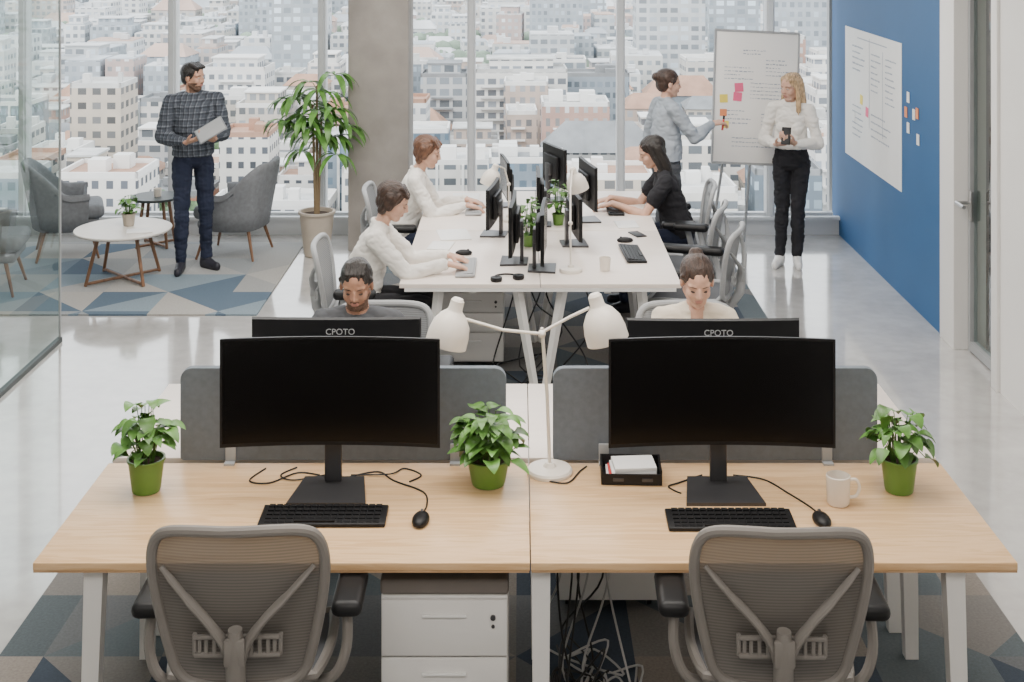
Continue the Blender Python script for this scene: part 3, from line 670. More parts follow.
# tall plant
random.seed(5)
e=thing('potted_tree','tall leafy houseplant in a stone coloured pot','plant',(-1.75,11.2,0))
B().lathe([(0,.002),(.10,.002),(.11,.01),(.148,.36),(.16,.365),(.16,.385),(.138,.385),(.134,.35),(0,.35)],seg=32).obj('pot','pot',e)
B().lathe([(0,.362),(.135,.352)]).obj('soil','soil',e)
tr=B(); lv=B(); pt=B()
for k,(dx,dy,tz) in enumerate(((0,0,1.46),(.035,.02,1.16),(-.035,-.02,1.30))):
    tr.tube(catmull([(dx*.3,dy*.3,.35),(dx*.6,dy,.8),(dx,dy,tz)],5),[.014-.0005*i for i in range(11)],8)
    for j in range(8):
        a=j*2.4+k*1.3; z=tz-.34*(j/8); L=R(.12,.20); el=R(.1,1.0)-.05*j
        st=V((dx,dy,z)); tip=st+V((cos(a)*L*cos(el)*1.25,sin(a)*L*cos(el)*.6,L*sin(el)*.8))
        pt.tube(catmull([st,(st+tip)/2+V((0,0,.03)),tip],3),.0035,6)
        for q in range(6):
            b2=a+rad(-110+220*q/5)
            leaf(lv,tip,V((cos(b2)*1.2,sin(b2)*.7,R(-.05,.45))),R(.22,.31),R(.05,.068),R(.8,1.4),8)
lv.v=[(x,min(y,.09) if x>.2 else min(y,.6),z) for x,y,z in lv.v]
tr.obj('trunk','bark',e); pt.obj('stems','leaf',e); lv.obj('leaves','leaf2',e,sharp=60)

# ---------------------------------------------------------------- whiteboard, poster
def scribble(b,x0,z0,w,rows,lh=.03,y=-.004,th=.004):
    for r in range(rows):
        x=x0; z=z0-r*lh; end=x0+w*R(.5,1)
        while x<end:
            l=R(.008,.03); b.box((x+l/2,y,z+R(-.002,.002)),(l,.001,th+R(0,.006))); x+=l+R(.004,.012)
def sticky(e,name,mt,x,z,s=.07,y=-.006):
    B().box((x,y,z),(s,.003,s),rot=(0,rad(R(-6,6)),0)).obj(name,mt,e)
e=thing('flip_chart','white flip chart board with writing and sticky notes','whiteboard',(2.03,11.2,0),0); e.rotation_euler=(0,0,rad(3))
fr=B().box((0,0,0),(.72,.018,1.12),bev=.006).obj('board','board',e,loc=(0,0,1.36),rot=(rad(-6),rad(3),0))
b=B(); b.box((0,-.002,.565),(.74,.03,.02)).box((0,-.002,-.565),(.74,.05,.02)).box((-.365,-.002,0),(.015,.03,1.12)).box((.365,-.002,0),(.015,.03,1.12)); b.obj('board_frame','lgrey',fr)
b=B(); scribble(b,-.12,.40,.22,2,.03,-.0105); scribble(b,.08,.32,.24,5,.032,-.0105); scribble(b,-.28,.25,.25,4,.032,-.0105); scribble(b,-.05,.12,.34,5,.032,-.0105); scribble(b,-.28,-.12,.24,4,.035,-.0105); scribble(b,.05,-.14,.25,4,.03,-.0105); scribble(b,-.2,-.35,.4,3,.035,-.0105); b.obj('writing','inkl',fr)
sticky(fr,'sticky_note','pink',-.15,.08,.075,-.012); sticky(fr,'sticky_note','pink',-.16,-.0,.075,-.012); sticky(fr,'sticky_note','yellow',-.28,-.02,.07,-.012); sticky(fr,'sticky_note','orange',-.28,-.14,.06,-.012); sticky(fr,'sticky_note','yellow',-.26,-.24,.06,-.012)
b=B(); b.cyl((-.25,.03,1.0),(-.38,.10,.01),.013,seg=10); b.obj('stand_leg','lgrey',e); B().cyl((.25,.03,1.0),(.38,.10,.01),.013,seg=10).obj('stand_leg','lgrey',e); B().cyl((0,.04,1.3),(0,.45,.01),.013,seg=10).obj('stand_leg','lgrey',e)
e=thing('wall_poster','large white planning sheet taped to blue wall','poster',(RX,10.83,1.37),rad(-90))
B().box((0,-.003,0),(1.72,.005,1.14)).obj('sheet','paper',e)
b=B(); b.box((.02,-.007,.5),(.9,.001,.008)).box((-.05,-.007,.15),(.006,.001,.75)).box((.35,-.007,.1),(.006,.001,.7)); scribble(b,-.6,.42,.4,5,.05,-.007,.008); scribble(b,.0,.40,.3,7,.05,-.007,.007); scribble(b,.42,.40,.3,8,.05,-.007,.007); scribble(b,-.6,-.1,.45,6,.05,-.007,.007); scribble(b,.0,-.1,.7,4,.06,-.007,.007); b.obj('writing','inkl',e)
for x,z,m_ in ((-.3,-.02,'yellow'),(-.12,-.10,'pink'),(-.55,-.2,'paper')): sticky(e,'sticky_note',m_,x,z,.08,-.008)
for y,z,m_ in ((9.80,1.55,'paper'),(9.66,1.44,'paper'),(9.86,1.43,'orange'),(9.58,1.46,'orange'),(9.56,1.27,'paper'),(9.80,1.32,'paper')):
    single(B().box((0,-.004,0),(.06,.004,.08)),'sticky_note',m_,'small %s note stuck on the blue wall'%('white' if m_=='paper' else 'orange'),'sticky note',(RX,y,z),(0,0,rad(-90)),group='notes on the blue wall')

# ---------------------------------------------------------------- people
def bake(b,voxel,smooth=3):
    me=b.mesh('tmp'); bm=bmesh.new(); bm.from_mesh(me); bmesh.ops.recalc_face_normals(bm,faces=bm.faces[:]); bm.to_mesh(me); bm.free()
    o=bpy.data.objects.new('tmp',me); COL.objects.link(o)
    r=o.modifiers.new('r','REMESH'); r.mode='VOXEL'; r.voxel_size=voxel
    if smooth: s=o.modifiers.new('s','SMOOTH'); s.factor=.5; s.iterations=smooth
    dg=bpy.context.evaluated_depsgraph_get(); dg.update()
    out=bpy.data.meshes.new_from_object(o.evaluated_get(dg))
    bv=BVHTree.FromPolygons([v.co[:] for v in me.vertices],[tuple(p.vertices) for p in me.polygons])
    tags=[p.material_index for p in me.polygons]
    bpy.data.objects.remove(o); out.materials.clear(); return out,bv,tags
def hand(b,w,d,n,left,curl):
    w=V(w);d=V(d).normalized();n=V(n);n=(n-d*n.dot(d)).normalized(); t=d.cross(n)*(-1 if left else 1)
    for o in (-.028,-.010,.008,.026): b.cap(w+t*o*.6,.015,w+d*.08+t*o,.0125)
    Ls=[(.026,.95,4),(.008,1.05,1.5),(-.010,.98,-1.5),(-.028,.78,-5)]
    for o,k,sp in Ls:
        p=w+d*.085+t*o; dd=(d+t*math.tan(rad(sp))).normalized(); a=0
        for L,r0,r1 in ((.042,.0092,.0085),(.027,.0085,.008),(.021,.008,.0068)):
            a+=curl*(.7 if L>.03 else 1); v=dd*cos(a)+n*sin(a); q=p+v*L*k; b.cap(p,r0,q,r1,seg=10,rings=4); p=q
    p=w+d*.028+t*.022; q=p+(d*.6+t*.7+n*.35).normalized()*.045; b.cap(p,.014,q,.0105); u=q+(d*.9+t*.25+n*curl*.8).normalized()*.032; b.cap(q,.0105,u,.0085)
def elbow(s,w,hint,a=.285,c=.255):
    s,w=V(s),V(w); d=w-s; L=min(d.length,(a+c)*.995); u=d.normalized(); x=(a*a-c*c+L*L)/(2*L); h=math.sqrt(max(0,a*a-x*x))
    hv=V(hint); hv=(hv-u*hv.dot(u)).normalized(); return s+u*x+hv*h
def person(label,loc,yaw,pel,che,nek,hd,hyaw,hpit,wr,hands,hint,legs,female,mats,hair,hairmat,sleeve='long',beard=False,vneck=False,shw=None,hroll=0,tuck=False,slim=1.0,loose=.007,collar=False):
    e=thing('person',label,'person',loc,rad(yaw)); b=B()
    pel,che,nek,hd=V(pel),V(che),V(nek),V(hd); up=(che-pel).normalized()
    if female: H=(.114,.160);Wt=(.086,.122);Cc=(.100,.136);Up=(.086,.142);sw=.160
    else: H=(.116,.160);Wt=(.106,.142);Cc=(.120,.165);Up=(.103,.175);sw=.188
    H,Wt,Cc,Up=[(p*slim,q*slim) for p,q in (H,Wt,Cc,Up)]
    if shw: sw=shw
    b.mi=2; b.loft([(pel-up*.10,.07,.12),(pel-up*.06,.102,.15*slim),(pel,H[0],H[1]),(pel+up*.08,H[0]*.92,H[1]*.9),(pel+up*.13,H[0]*.85,H[1]*.83)])
    b.mi=1; L=lambda t:pel.lerp(che,t); U=lambda t:che.lerp(nek,t); lo=loose
    hem=.085 if tuck else 0
    b.loft([(pel+up*(hem-.005),H[0]*.8,H[1]*.8),(pel+up*hem,H[0]*(.93 if tuck else 1)+.008+lo*.5,H[1]*(.93 if tuck else 1)+.008+lo*.5),(L(.45),(H[0]+Wt[0])/2+.010+lo,(H[1]+Wt[1])/2+.006+lo),(L(.62),Wt[0]+.012+lo*1.3,Wt[1]+.008+lo*1.3),(L(.82),(Wt[0]+Cc[0])/2+.008+lo,(Wt[1]+Cc[1])/2+.006+lo),(che,Cc[0]+lo*.4,Cc[1]+lo*.4),(U(.35),Cc[0]*.97,Cc[1]*1.03),(U(.62),Up[0],Up[1]*.97),(U(.82),Up[0]*.72,Up[1]*.68),(U(1.0),.06,.072)])
    upc=(nek-che).normalized(); fw=V((0,1,0)).cross(upc).normalized(); side=V((0,1,0))
    if female:
        for s in (-1,1): b.ell((0,0,0),(.054,.057,.06),Matrix.Translation(che+fw*.062*slim+side*s*.056+upc*-.005))
    if collar:
        b.tube([nek-upc*.012+fw*(.058*cos(a)+.004)+side*.06*sin(a)+upc*(.014-.03*max(0,cos(a))) for a in [2*pi*k/18 for k in range(18)]],.012,8,closed=True)
    for s,nm in ((1,'l'),(-1,'r')):
        sh=nek+side*s*sw-upc*.065
        b.mi=1; b.cap(nek+side*s*.045-upc*.03,.05,sh,.052*slim if female else .062,seg=16)
        w=V(wr[nm]); el=elbow(sh,w,hint[nm]); u=(.044*slim if female else .054)+lo*.6
        b.cap(sh,u+.006,sh.lerp(el,.5),u+.003); 
        if sleeve=='short': 
            b.cap(sh,u+.01,sh.lerp(el,.55),u+.01); b.mi=0; b.cap(sh.lerp(el,.4),u-.010,el,u-.014)
        else: b.cap(sh.lerp(el,.4),u+.003,el,u-.002)
        b.mi=1 if sleeve=='long' else 0
        fr_=.90 if sleeve=='long' else 1
        b.cap(el,u-.003 if b.mi else u-.014,el.lerp(w,.35),u-.002 if b.mi else u-.014); b.cap(el.lerp(w,.3),u-.002 if b.mi else u-.015,el.lerp(w,fr_),.035 if b.mi else .025)
        b.mi=0; b.cap(el.lerp(w,.8),.025,w,.023,fl=.8)
        d_,n_,c_=hands[nm]; hand(b,w,d_,n_,nm=='l',c_)
        hip,kn,an,td=[V(q) for q in legs[nm]]
        b.mi=2; th=.084*slim if female else .088
        b.cap(hip,th,hip.lerp(kn,.5),th*.88); b.cap(hip.lerp(kn,.5),th*.88,kn,.06); b.cap(kn,.06,kn.lerp(an,.35),.057); b.cap(kn.lerp(an,.35),.057,an+V((0,0,.02)),.045)
        b.mi=3; td=td.normalized(); b.cap(an-td*.01,.042,an-td*.03-V((0,0,.04)),.036)
        b.cap(an-td*.03-V((0,0,an.z-.036)),.036,an+td*.14-V((0,0,an.z-.03)),.028,fl=1.3,hint=(0,0,1)); b.cap(an+V((0,0,-.03)),.04,an+td*.10-V((0,0,an.z-.035)),.034)
    HM=Matrix.Translation(hd)@Matrix.Rotation(rad(hyaw),4,'Z')@Matrix.Rotation(rad(hpit),4,'Y')@Matrix.Rotation(rad(hroll),4,'X')
    T=lambda x,y,z: HM@V((x,y,z))
    b.mi=0
    b.cap(nek-upc*.03,.056 if not female else .048,T(-.018,0,-.06),.052 if not female else .043)
    if vneck: b.cap(nek-upc*.02+fw*.03,.045,nek-upc*.07+fw*.07,.02)
    b.ell((-.012,0,.032),(.095,.073,.083),HM); b.ell((.018,0,-.025),(.070,.058,.085),HM); b.ell((.045,0,-.088),(.033,.030,.025),HM)
    for s in (-1,1): 
        b.ell((.05,s*.033,-.028),(.029,.025,.032),HM); b.cap(T(-.01,s*.046,-.05),.022,T(.04,s*.022,-.088),.02); b.ell((-.008,s*.074,-.008),(.018,.009,.029),HM)
        b.cap(T(.073,s*.014,.022),.012,T(.062,s*.044,.020),.010)
    b.cap(T(.084,0,.008),.0075,T(.098,0,-.026),.0095); b.cap(T(.091,-.009,-.031),.007,T(.091,.009,-.031),.007)
    b.mi=4; b.cap(T(.0825,-.014,-.056),.0052,T(.0825,.014,-.056),.0052); b.cap(T(.0805,-.011,-.063),.006,T(.0805,.011,-.063),.006)
    me,bv,tags=bake(b,.005,3)
    inv=HM.inverted(); vt=set(); pm=[]
    for p in me.polygons:
        i=bv.find_nearest(p.center)[2]; tg=tags[i]
        if beard and tg==0:
            q=inv@p.center; jit=noise.noise(q*60)*.006
            if -.125<q.z<-.042+jit and q.x>-.005 and abs(q.y)<.085 and (q.z<-.066+jit or abs(q.y)>.044+jit or (q.x>.08 and q.z<-.043 and abs(q.y)<.022)) and q.length<.15: tg=5
        pm.append(tg)
        if tg in (1,2): vt.update(p.vertices)
    nrm=[v.normal.copy() for v in me.vertices]
    for vi in vt:
        v=me.vertices[vi]; q=V((v.co.x*9,v.co.y*9,v.co.z*15))+V((loc[0],loc[1],0)); a=noise.noise(q)*.010+(abs(noise.noise(q*1.7))-.2)*.010+noise.noise(q*3.5)*.002; v.co+=nrm[vi]*a
    for m_ in list(mats)+['lip','beard']: me.materials.append(M[m_])
    me.polygons.foreach_set('material_index',pm); me.polygons.foreach_set('use_smooth',[True]*len(pm)); me.update()
    o=bpy.data.objects.new('body',me); COL.objects.link(o); o.parent=e
    down=hpit>9
    for s in (-1,1):
        eo=B()
        if down: eo.mi=1; eo.ell((.0746,s*.029,-.004),(.0122,.0105,.0019),HM,12,8)
        else: eo.ell((.0738,s*.029,.0),(.0120,.0112,.0040),HM,12,8); eo.mi=1; eo.ell((.0832,s*.0285,.0),(.0032,.0044,.0040),HM,10,6)
        eo.obj('eye',['eyew','iris'],e)
        B().tube([T(.0838,s*.014,.0185),T(.0818,s*.029,.022),T(.071,s*.043,.0175)],[.0017,.0021,.0012],8).obj('eyebrow',hairmat if hairmat!='hblond' else 'hbrown',e)
    h=B()
    if hair=='crop': h.ell((-.020,0,.040),(.098,.079,.082),HM); h.ell((-.045,0,-.005),(.060,.073,.07),HM)
    else: h.ell((-.024,0,.041),(.101,.082,.084),HM); h.ell((-.05,0,-.005),(.062,.074,.07),HM)
    for s in (-1,1): h.cap(T(.02,s*.068,.045),.013,T(-.005,s*.073,.02),.011)
    if hair=='quiff':
        for q in range(5): h.cap(T(.0,-.05+.025*q,.105),.019,T(.063,-.045+.022*q,.083),.014)
    if hair=='crop':
        for q in range(5): h.cap(T(.0,-.04+.02*q,.103),.016,T(.055,-.04+.02*q,.086),.011)
    if hair=='bun': h.ell((-.115,0,.05),(.034,.038,.034),HM)
    if hair=='topbun': h.ell((-.088,0,.098),(.032,.036,.028),HM)
    if hair=='bob':
        for s in (-1,1):
            h.cap(T(.02,s*.066,.06),.020,T(-.01,s*.074,-.03),.022); h.cap(T(-.03,s*.06,.03),.038,T(-.045,s*.048,-.06),.030)
        for q in range(6): h.cap(T(.02,-.055+.022*q,.10),.015,T(.074+R(-.004,.003),-.05+.02*q,.060+R(-.006,.008)),.009)
        for q in range(10): a=R(-1,1); h.cap(T(-.04,a*.06,.0),.014,T(-.05+R(-.01,.02),a*.075,-.075+R(-.015,.01)),.007)
    if hair in('long','wavy'):
        for s in (-1,1):
            z2=-.27 if hair=='long' else -.25
            h.cap(T(.015,s*.064,.07),.020,T(.0,s*.078,-.03),.020); h.cap(T(.0,s*.078,-.03),.022,T(.02 if hair=='wavy' else -.03,s*.083,z2*.75),.022)
            h.cap(T(-.045,s*.045,.02),.048,T(-.06,s*.055,-.12),.042); h.cap(T(-.06,s*.055,-.12),.042,T(-.055,s*.05,z2),.024)
            h.cap(T(.02,s*.06,.075),.018,T(.053,s*.045,.067),.013)
        for q in range(14):
            a=R(-1,1); x0=-.06 if abs(a)<.7 else R(-.03,.01)
            h.cap(T(x0,a*.08,-.08),.014,T(x0+R(-.01,.02),a*.095,z2-R(-.04,.03)),.006)
    hm,_,_=bake(h,.0045,2)
    amp=.005 if hair not in('topbun','bun','crop') else .0025
    for v in hm.vertices:
        q=inv@v.co; v.co+=v.normal*(noise.noise(V((q.x*22,q.y*75,q.z*14)))*amp)
    hm.polygons.foreach_set('use_smooth',[True]*len(hm.polygons)); hm.materials.append(M[hairmat])
    o=bpy.data.objects.new('hair',hm); COL.objects.link(o); o.parent=e
    return e
def sitlegs(x=.42,w=.10): return {'l':((0.02,.09,.54),(x,w,.54),(x-.02,w+.02,.09),(1,.1,0)),'r':((0.02,-.09,.54),(x,-w,.54),(x-.06,-w-.02,.09),(1,-.1,0))}
HI={'l':(-.3,.5,-1),'r':(-.3,-.5,-1)}
ty=lambda dz=-.25:{'l':((1,-.15,dz),(0,0,-1),.32),'r':((1,.15,dz),(0,0,-1),.32)}
person('man with short black hair and beard, dark shirt, typing',(-.785,6.40,0),-90,(0,0,.56),(.07,0,.80),(.11,0,.995),(.165,0,1.132),0,17,{'l':(.44,.13,.80),'r':(.44,-.13,.80)},ty(),HI,sitlegs(),False,['skin2','dgrey','navy','dshoe'],'crop','hblack',beard=True,shw=.172,collar=True)
person('woman with pulled back brown hair, beige sweater, typing',(.85,6.40,0),-90,(0,0,.56),(.07,0,.82),(.11,0,1.015),(.165,0,1.147),0,20,{'l':(.44,.13,.80),'r':(.44,-.13,.80)},ty(),HI,sitlegs(),True,['skin1','cream','dgrey','dshoe'],'topbun','hdark',vneck=True)
person('woman with short dark hair, off-white blouse, typing at keyboard',(-1.0,7.98,0),0,(0,0,.56),(.08,0,.83),(.15,0,1.02),(.225,0,1.155),0,22,{'l':(.56,.10,.80),'r':(.56,-.10,.80)},ty(),HI,sitlegs(),True,['skin1','wcloth','bcloth','dshoe'],'bob','hdark',loose=.014,collar=True)
person('woman with brown hair, white blouse, working at table',(-.88,9.62,0),0,(0,0,.56),(.07,0,.84),(.13,0,1.04),(.20,0,1.17),-5,14,{'l':(.48,.10,.80),'r':(.48,-.10,.80)},ty(),HI,sitlegs(),True,['skin1','wcloth','navy','dshoe'],'bob','hbrown',loose=.012,collar=True)
person('woman with long black hair, black t-shirt, looking down typing',(1.18,9.66,0),180,(0,0,.56),(.07,0,.84),(.13,0,1.03),(.205,0,1.16),5,20,{'l':(.50,.10,.80),'r':(.50,-.10,.80)},ty(),HI,sitlegs(),True,['skin1','bcloth','navy','dshoe'],'long','hblack',sleeve='short')
def stlegs(z=.93,sp=.10,a=.25): return {'l':((0,.085,z-.05),(.02,sp,.50),(-.01,sp+.01,.09),(1,a,0)),'r':((0,-.085,z-.05),(.03,-sp,.50),(.03,-sp-.01,.09),(1,-a,0))}
person('standing man in plaid shirt and dark trousers holding tablet',(-2.69,10.70,.012),-62,(0,0,.95),(.01,0,1.22),(0,0,1.455),(.02,0,1.585),38,2,{'l':(.26,.10,1.10),'r':(.25,-.12,1.09)},{'l':((.5,-.5,.3),(-.3,-.3,1),.5),'r':((.5,.7,.3),(-.2,.2,1),.5)},{'l':(-.4,.6,-1),'r':(-.4,-.6,-1)},stlegs(a=.45),False,['skin3','plaid','navy','dshoe'],'quiff','hblack',beard=True,loose=.012,collar=True)
e=thing('tablet','slim grey tablet held by the standing man','tablet',(-2.47,10.38,1.21)); e.rotation_euler=(rad(35),rad(-30),rad(15))
B().box((0,0,0),(.24,.165,.009),bev=.004).obj('case','mgrey',e); B().box((0,0,.0052),(.22,.145,.001)).obj('screen','lgrey',e)
WX=1.19; YW=18
person('woman in blue grey shirt with bun, pointing at board',(WX,10.62,.012),YW,(0,0,.93),(.0,0,1.20),(0,0,1.415),(.03,0,1.54),-8,4,{'l':(.12,.20,.90),'r':(.37,-.10,1.21)},{'l':((.2,0,-1),(0,-1,0),.3),'r':((1,.05,.1),(0,.3,-1),.6)},{'l':(-.7,.5,0),'r':(-.1,-.5,-1)},stlegs(.92),True,['skin1','slate','dgrey','dshoe'],'bun','hdark',loose=.016,collar=True)
M4=Matrix.Rotation(rad(YW),3,'Z'); pp=M4@V((.47,-.095,1.195))+V((WX,10.62,.012))
e=thing('marker_pen','red marker pen in the hand at board','marker',pp); e.rotation_euler=(0,rad(20),rad(60))
B().cyl((0,0,-.045),(0,0,.045),.009,seg=12).obj('barrel','red',e); B().cyl((0,0,.046),(0,0,.075),.0095,seg=12).obj('cap','black',e)
person('blonde woman in white sweater and black trousers holding phone',(2.27,10.88,0),-112,(0,0,.90),(.0,0,1.155),(0,0,1.37),(.02,0,1.49),-30,6,{'l':(.22,.07,1.06),'r':(.21,-.08,1.04)},{'l':((.5,-.6,.25),(-.4,-.2,.9),.55),'r':((.6,.7,.2),(-.2,.1,.9),.55)},{'l':(-.5,.7,-1),'r':(-.5,-.7,-1)},{'l':((0,.08,.85),(.03,.06,.47),(.0,.05,.09),(1,.3,0)),'r':((0,-.08,.85),(.02,-.07,.47),(.03,-.09,.09),(1,-.1,0))},True,['skin1','wcloth','bcloth','wshoe'],'wavy','hblond',tuck=True,slim=.93,shw=.15,loose=.012)
M5=Matrix.Rotation(rad(-112),3,'Z'); pp=M5@V((.285,.01,1.125))+V((2.27,10.88,0))
e=thing('smartphone','dark smartphone held by the blonde woman','phone',pp); e.rotation_euler=(rad(60),0,rad(-20)); B().box((0,0,0),(.075,.15,.009),bev=.003).obj('phone_body','black',e)

# ---------------------------------------------------------------- city outside
GZ=-58
random.seed(78)
def gm():
    m,t,p=nt('city_ground')
    a=nd(t,'ShaderNodeTexNoise'); a.inputs['Scale'].default_value=.02; a.inputs['Detail'].default_value=8; t.links.new(coords(t),a.inputs['Vector'])
    r=ramp(t,[(.35,(.13,.18,.11)),(.47,(.32,.32,.31)),(.6,(.44,.43,.41)),(.7,(.20,.25,.17))]); t.links.new(a.outputs[0],r.inputs[0]); t.links.new(r.outputs[0],p.inputs['Base Color']); p.inputs['Roughness'].default_value=.9
    return m
M['cground']=gm()
g=single(B().box((0,1600,GZ-.5),(4000,3100,1)),'city_ground','cground','streets and gardens of the city far below','ground'); g['kind']='stuff'
P=[((.72,.70,.66),(.14,.16,.18)),((.56,.49,.41),(.12,.12,.12)),((.44,.45,.45),(.09,.11,.13)),((.42,.20,.13),(.30,.28,.26)),((.80,.79,.77),(.20,.22,.25)),((.20,.25,.30),(.08,.12,.16)),((.64,.60,.55),(.08,.09,.10)),((.48,.35,.27),(.18,.17,.17)),((.76,.74,.70),(.09,.10,.12)),((.14,.18,.22),(.22,.28,.33))]
near=[facade('facade_near_%d'%i,w,g_,2.9,R(1.8,3.4),R(.42,.62),R(.45,.75)) for i,(w,g_) in enumerate(P)]
mix_haze=lambda c,k,h=(.74,.77,.80):tuple(a*(1-k)+b_*k for a,b_ in zip(c,h))  # aerial haze painted in: blends mid and far facade colours toward pale grey
mid=[facade('facade_mid_hazed_%d'%i,mix_haze(w,.18),mix_haze(g_,.25,(.50,.55,.60)),3.0,R(2.0,3.6),R(.42,.62),R(.45,.75)) for i,(w,g_) in enumerate(P)]
far=[facade('facade_far_hazed_%d'%i,mix_haze(w,.42),mix_haze(g_,.52,(.56,.61,.66)),3.2,R(2.4,4.2),R(.45,.62),R(.5,.72)) for i,(w,g_) in enumerate(P)]
M['roof1']=mat('roof_light',(.56,.56,.55),.8,scale=.2,var=.25); M['roof2']=mat('roof_dark',(.24,.25,.26),.8,scale=.2,var=.2); M['roof3']=mat('roof_tile',(.40,.24,.17),.8,scale=.2,var=.2); M['slabw']=mat('balcony_white',(.76,.75,.73),.7,scale=.3)
M['froof']=mat('hazed_roof_pale',(.64,.65,.66),.8,scale=.05,var=.2); M['froof2']=mat('hazed_roof_slate',(.44,.47,.50),.8,scale=.05,var=.2); M['froof3']=mat('hazed_roof_tile',(.52,.38,.32),.8,scale=.05,var=.2); M['ftree']=mat('distant_tree_haze',(.24,.31,.24),.9,scale=.1,var=.35)  # far roof and tree colours made paler, distance haze put into the colour
def bmass(b,w,d,h,style,wi,ri,si,T=None,detail=True):
    o=len(b.v)
    b.mi=wi; b.box((0,0,h/2),(w,d,h))
    if style<.28 and h<16:
        b.mi=ri; b.add([(-w/2-.4,-d/2-.4,h),(w/2+.4,-d/2-.4,h),(w/2+.4,d/2+.4,h),(-w/2-.4,d/2+.4,h),(-w/2+(w*.2),0,h+w*.24),(w/2-(w*.2),0,h+w*.24)],[(0,1,5,4),(2,3,4,5),(1,2,5),(3,0,4),(3,2,1,0)])
    else:
        b.mi=ri; b.box((0,0,h+.1),(w-.6,d-.6,.3)); b.mi=si
        if detail:
            for sx,sy,ww,dd in ((0,-1,w,.4),(0,1,w,.4),(-1,0,.4,d),(1,0,.4,d)): b.box((sx*(w/2-.2),sy*(d/2-.2),h+.5),(ww,dd,1.0))
        if style>.8:
            b.mi=wi; b.box((0,d*.05,h+1.7),(w*.7,d*.7,3.1)); b.mi=si; b.box((0,d*.05,h+3.4),(w*.76,d*.76,.35))
        else:
            for q in range(random.randint(1,4)): 
                uw=w*R(.08,.25); b.box((R(-.3,.3)*w,R(-.3,.3)*d,h+1.2),(uw,uw,R(1.4,3.2)))
        if detail and style>.5:
            fl=int(h/2.9); x0=R(-.3,.1)*w; bw=w*R(.3,.9)
            for q in range(1,fl): b.box((x0*(1-bw/w),-d/2-.5,q*2.9),(bw,1.2,.3))
        elif detail and style>.36:
            nf=random.randint(3,6)
            for q in range(nf+1): b.box((-w/2+w*q/nf,-d/2-.1,h/2),(.5,.5,h))
    if T is not None: b.v[o:]=[tuple(T@V(p)) for p in b.v[o:]]
wts=[5,5,3,2,4,3,4,3,4,1]
Y_=185.;cnt=0; tsp=[]
while Y_<410 and cnt<290:
    step=14+Y_*.010; x=-.46*Y_+R(0,8)
    while x<.31*Y_:
        if R(0,1)<.20: tsp+=[(x+3,Y_,GZ),(x+10.5,Y_+R(-2,2),GZ)]; x+=15; continue
        w=R(7,14) if R(0,1)<.75 else R(14,25); d=step*R(.6,.78)
        h=R(5,11) if R(0,1)<.55 else R(11,20)
        if R(0,1)<.06: h=R(20,29)
        if Y_<215: h=min(h,R(8,16))
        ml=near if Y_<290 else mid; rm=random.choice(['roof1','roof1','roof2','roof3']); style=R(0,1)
        if style<.28 and rm=='roof1': rm='roof3'
        if cnt<298:
            b=B(); bmass(b,w,d,h,style,0,1,2)
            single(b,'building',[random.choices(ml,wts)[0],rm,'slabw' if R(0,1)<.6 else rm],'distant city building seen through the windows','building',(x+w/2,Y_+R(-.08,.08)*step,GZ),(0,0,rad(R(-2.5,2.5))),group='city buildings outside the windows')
            cnt+=1
        x+=w+R(1.2,5)
    Y_+=step
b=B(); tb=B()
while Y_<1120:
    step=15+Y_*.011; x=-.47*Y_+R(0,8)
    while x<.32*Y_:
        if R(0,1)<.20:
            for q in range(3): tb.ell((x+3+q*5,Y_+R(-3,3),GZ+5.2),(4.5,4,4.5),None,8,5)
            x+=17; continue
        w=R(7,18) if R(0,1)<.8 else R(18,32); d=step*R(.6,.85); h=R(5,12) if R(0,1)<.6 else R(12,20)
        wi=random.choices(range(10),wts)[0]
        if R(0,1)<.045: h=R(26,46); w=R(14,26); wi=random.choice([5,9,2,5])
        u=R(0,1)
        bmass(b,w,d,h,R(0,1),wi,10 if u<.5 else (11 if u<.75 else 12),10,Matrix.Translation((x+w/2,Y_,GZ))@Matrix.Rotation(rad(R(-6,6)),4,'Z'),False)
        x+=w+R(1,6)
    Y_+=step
single(b,'distant_buildings',far+['froof','froof2','froof3'],'haze-tinted mass of small far off city buildings','buildings',kind='stuff')
single(tb,'distant_trees','ftree','haze-tinted green trees between far off buildings','trees',kind='stuff',sharp=80)
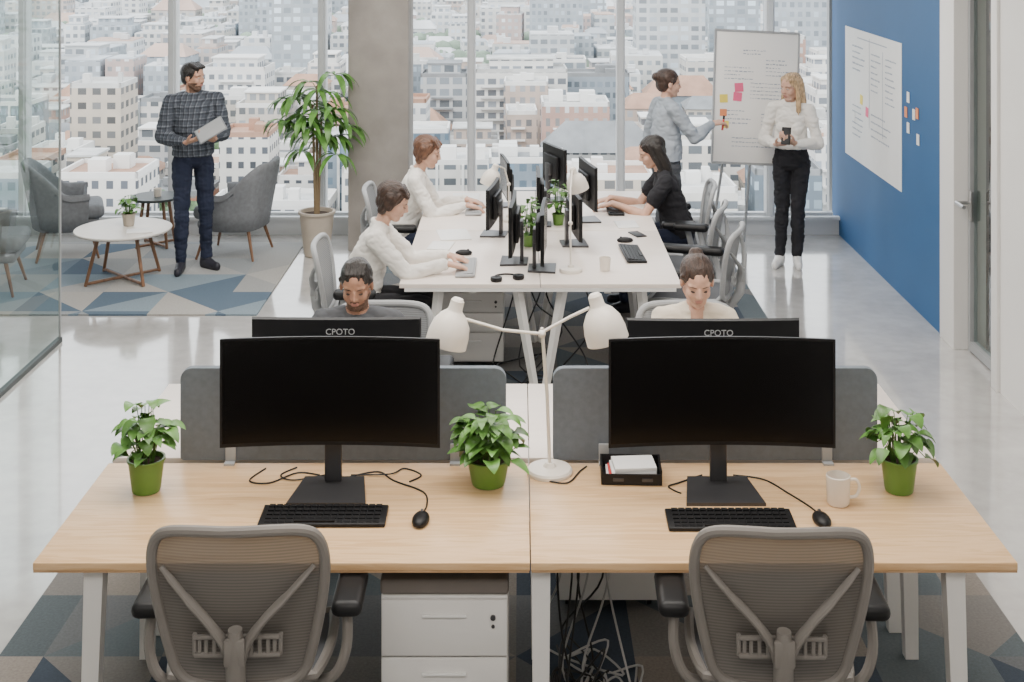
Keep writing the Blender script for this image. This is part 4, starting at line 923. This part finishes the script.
def tree(loc,s):
    e=thing('tree','green street tree between city buildings','tree',loc,0,'trees in the city outside')
    B().cyl((0,0,0),(0,0,4),.35,.2,seg=8).obj('trunk','bark',e)
    b=B()
    for k in range(9): b.ell((R(-1.8,1.8),R(-1.8,1.8),R(3.5,7.5)),(R(1.4,2.2),R(1.4,2.2),R(1.3,2.1)),None,9,6)
    me=b.obj('crown','ctree',e,sharp=80); 
    for v in me.data.vertices: v.co+=v.normal*noise.noise(v.co*1.3)*.8
    e.scale=(s,)*3; return e
t0=tree(tsp[0],.85)
for p in tsp[1:170]: copytree(t0,p,R(0,6),None,R(.75,1.0))

# ---------------------------------------------------------------- light
w=bpy.data.worlds.new('World'); SC.world=w; w.use_nodes=True; t=w.node_tree; bg=t.nodes['Background']
tc=nd(t,'ShaderNodeTexCoord'); s=nd(t,'ShaderNodeSeparateXYZ'); t.links.new(tc.outputs['Generated'],s.inputs[0])
r=ramp(t,[(0,(.86,.88,.90)),(.5,(.95,.96,.97)),(.56,(.91,.94,.97)),(1,(.80,.86,.93))]); t.links.new(mth(t,'ADD',mth(t,'MULTIPLY',s.outputs[2],.5),.5),r.inputs[0]); t.links.new(r.outputs[0],bg.inputs[0]); bg.inputs[1].default_value=3.4
def light(ty,loc,rot,e_,size=(1,1),col=(1,1,1),ang=None):
    l=bpy.data.lights.new('light',ty); l.energy=e_; l.color=col
    if ty=='AREA': l.shape='RECTANGLE'; l.size,l.size_y=size
    if ang: l.angle=ang
    o=bpy.data.objects.new('ceiling_lamp' if ty=='AREA' else 'sun',l); COL.objects.link(o); o.location=loc; o.rotation_euler=rot
    o['label']='recessed ceiling light panel' if ty=='AREA' else 'soft daylight sun'; o['category']='light'; return o
light('AREA',(-.5,1.4,3.45),(0,0,0),120,(4,1.6),(1,.94,.87))
light('AREA',(-.3,5.0,3.45),(0,0,0),160,(3.6,1.6),(1,.94,.87))
light('AREA',(-.6,8.8,3.45),(0,0,0),200,(5,1.8),(1,.95,.89))
light('SUN',(0,-20,60),(rad(48),0,rad(-30)),2.4,col=(1,.94,.86),ang=rad(8))
cam=bpy.data.cameras.new('Camera'); co=bpy.data.objects.new('Camera',cam); COL.objects.link(co); SC.camera=co
cam.sensor_width=36; cam.lens=36*1300/1024; co.location=(0,0,2.87); co.rotation_euler=(rad(90),0,0); cam.shift_x=-.0078; cam.shift_y=-.409; cam.clip_end=5000; cam.clip_start=.05
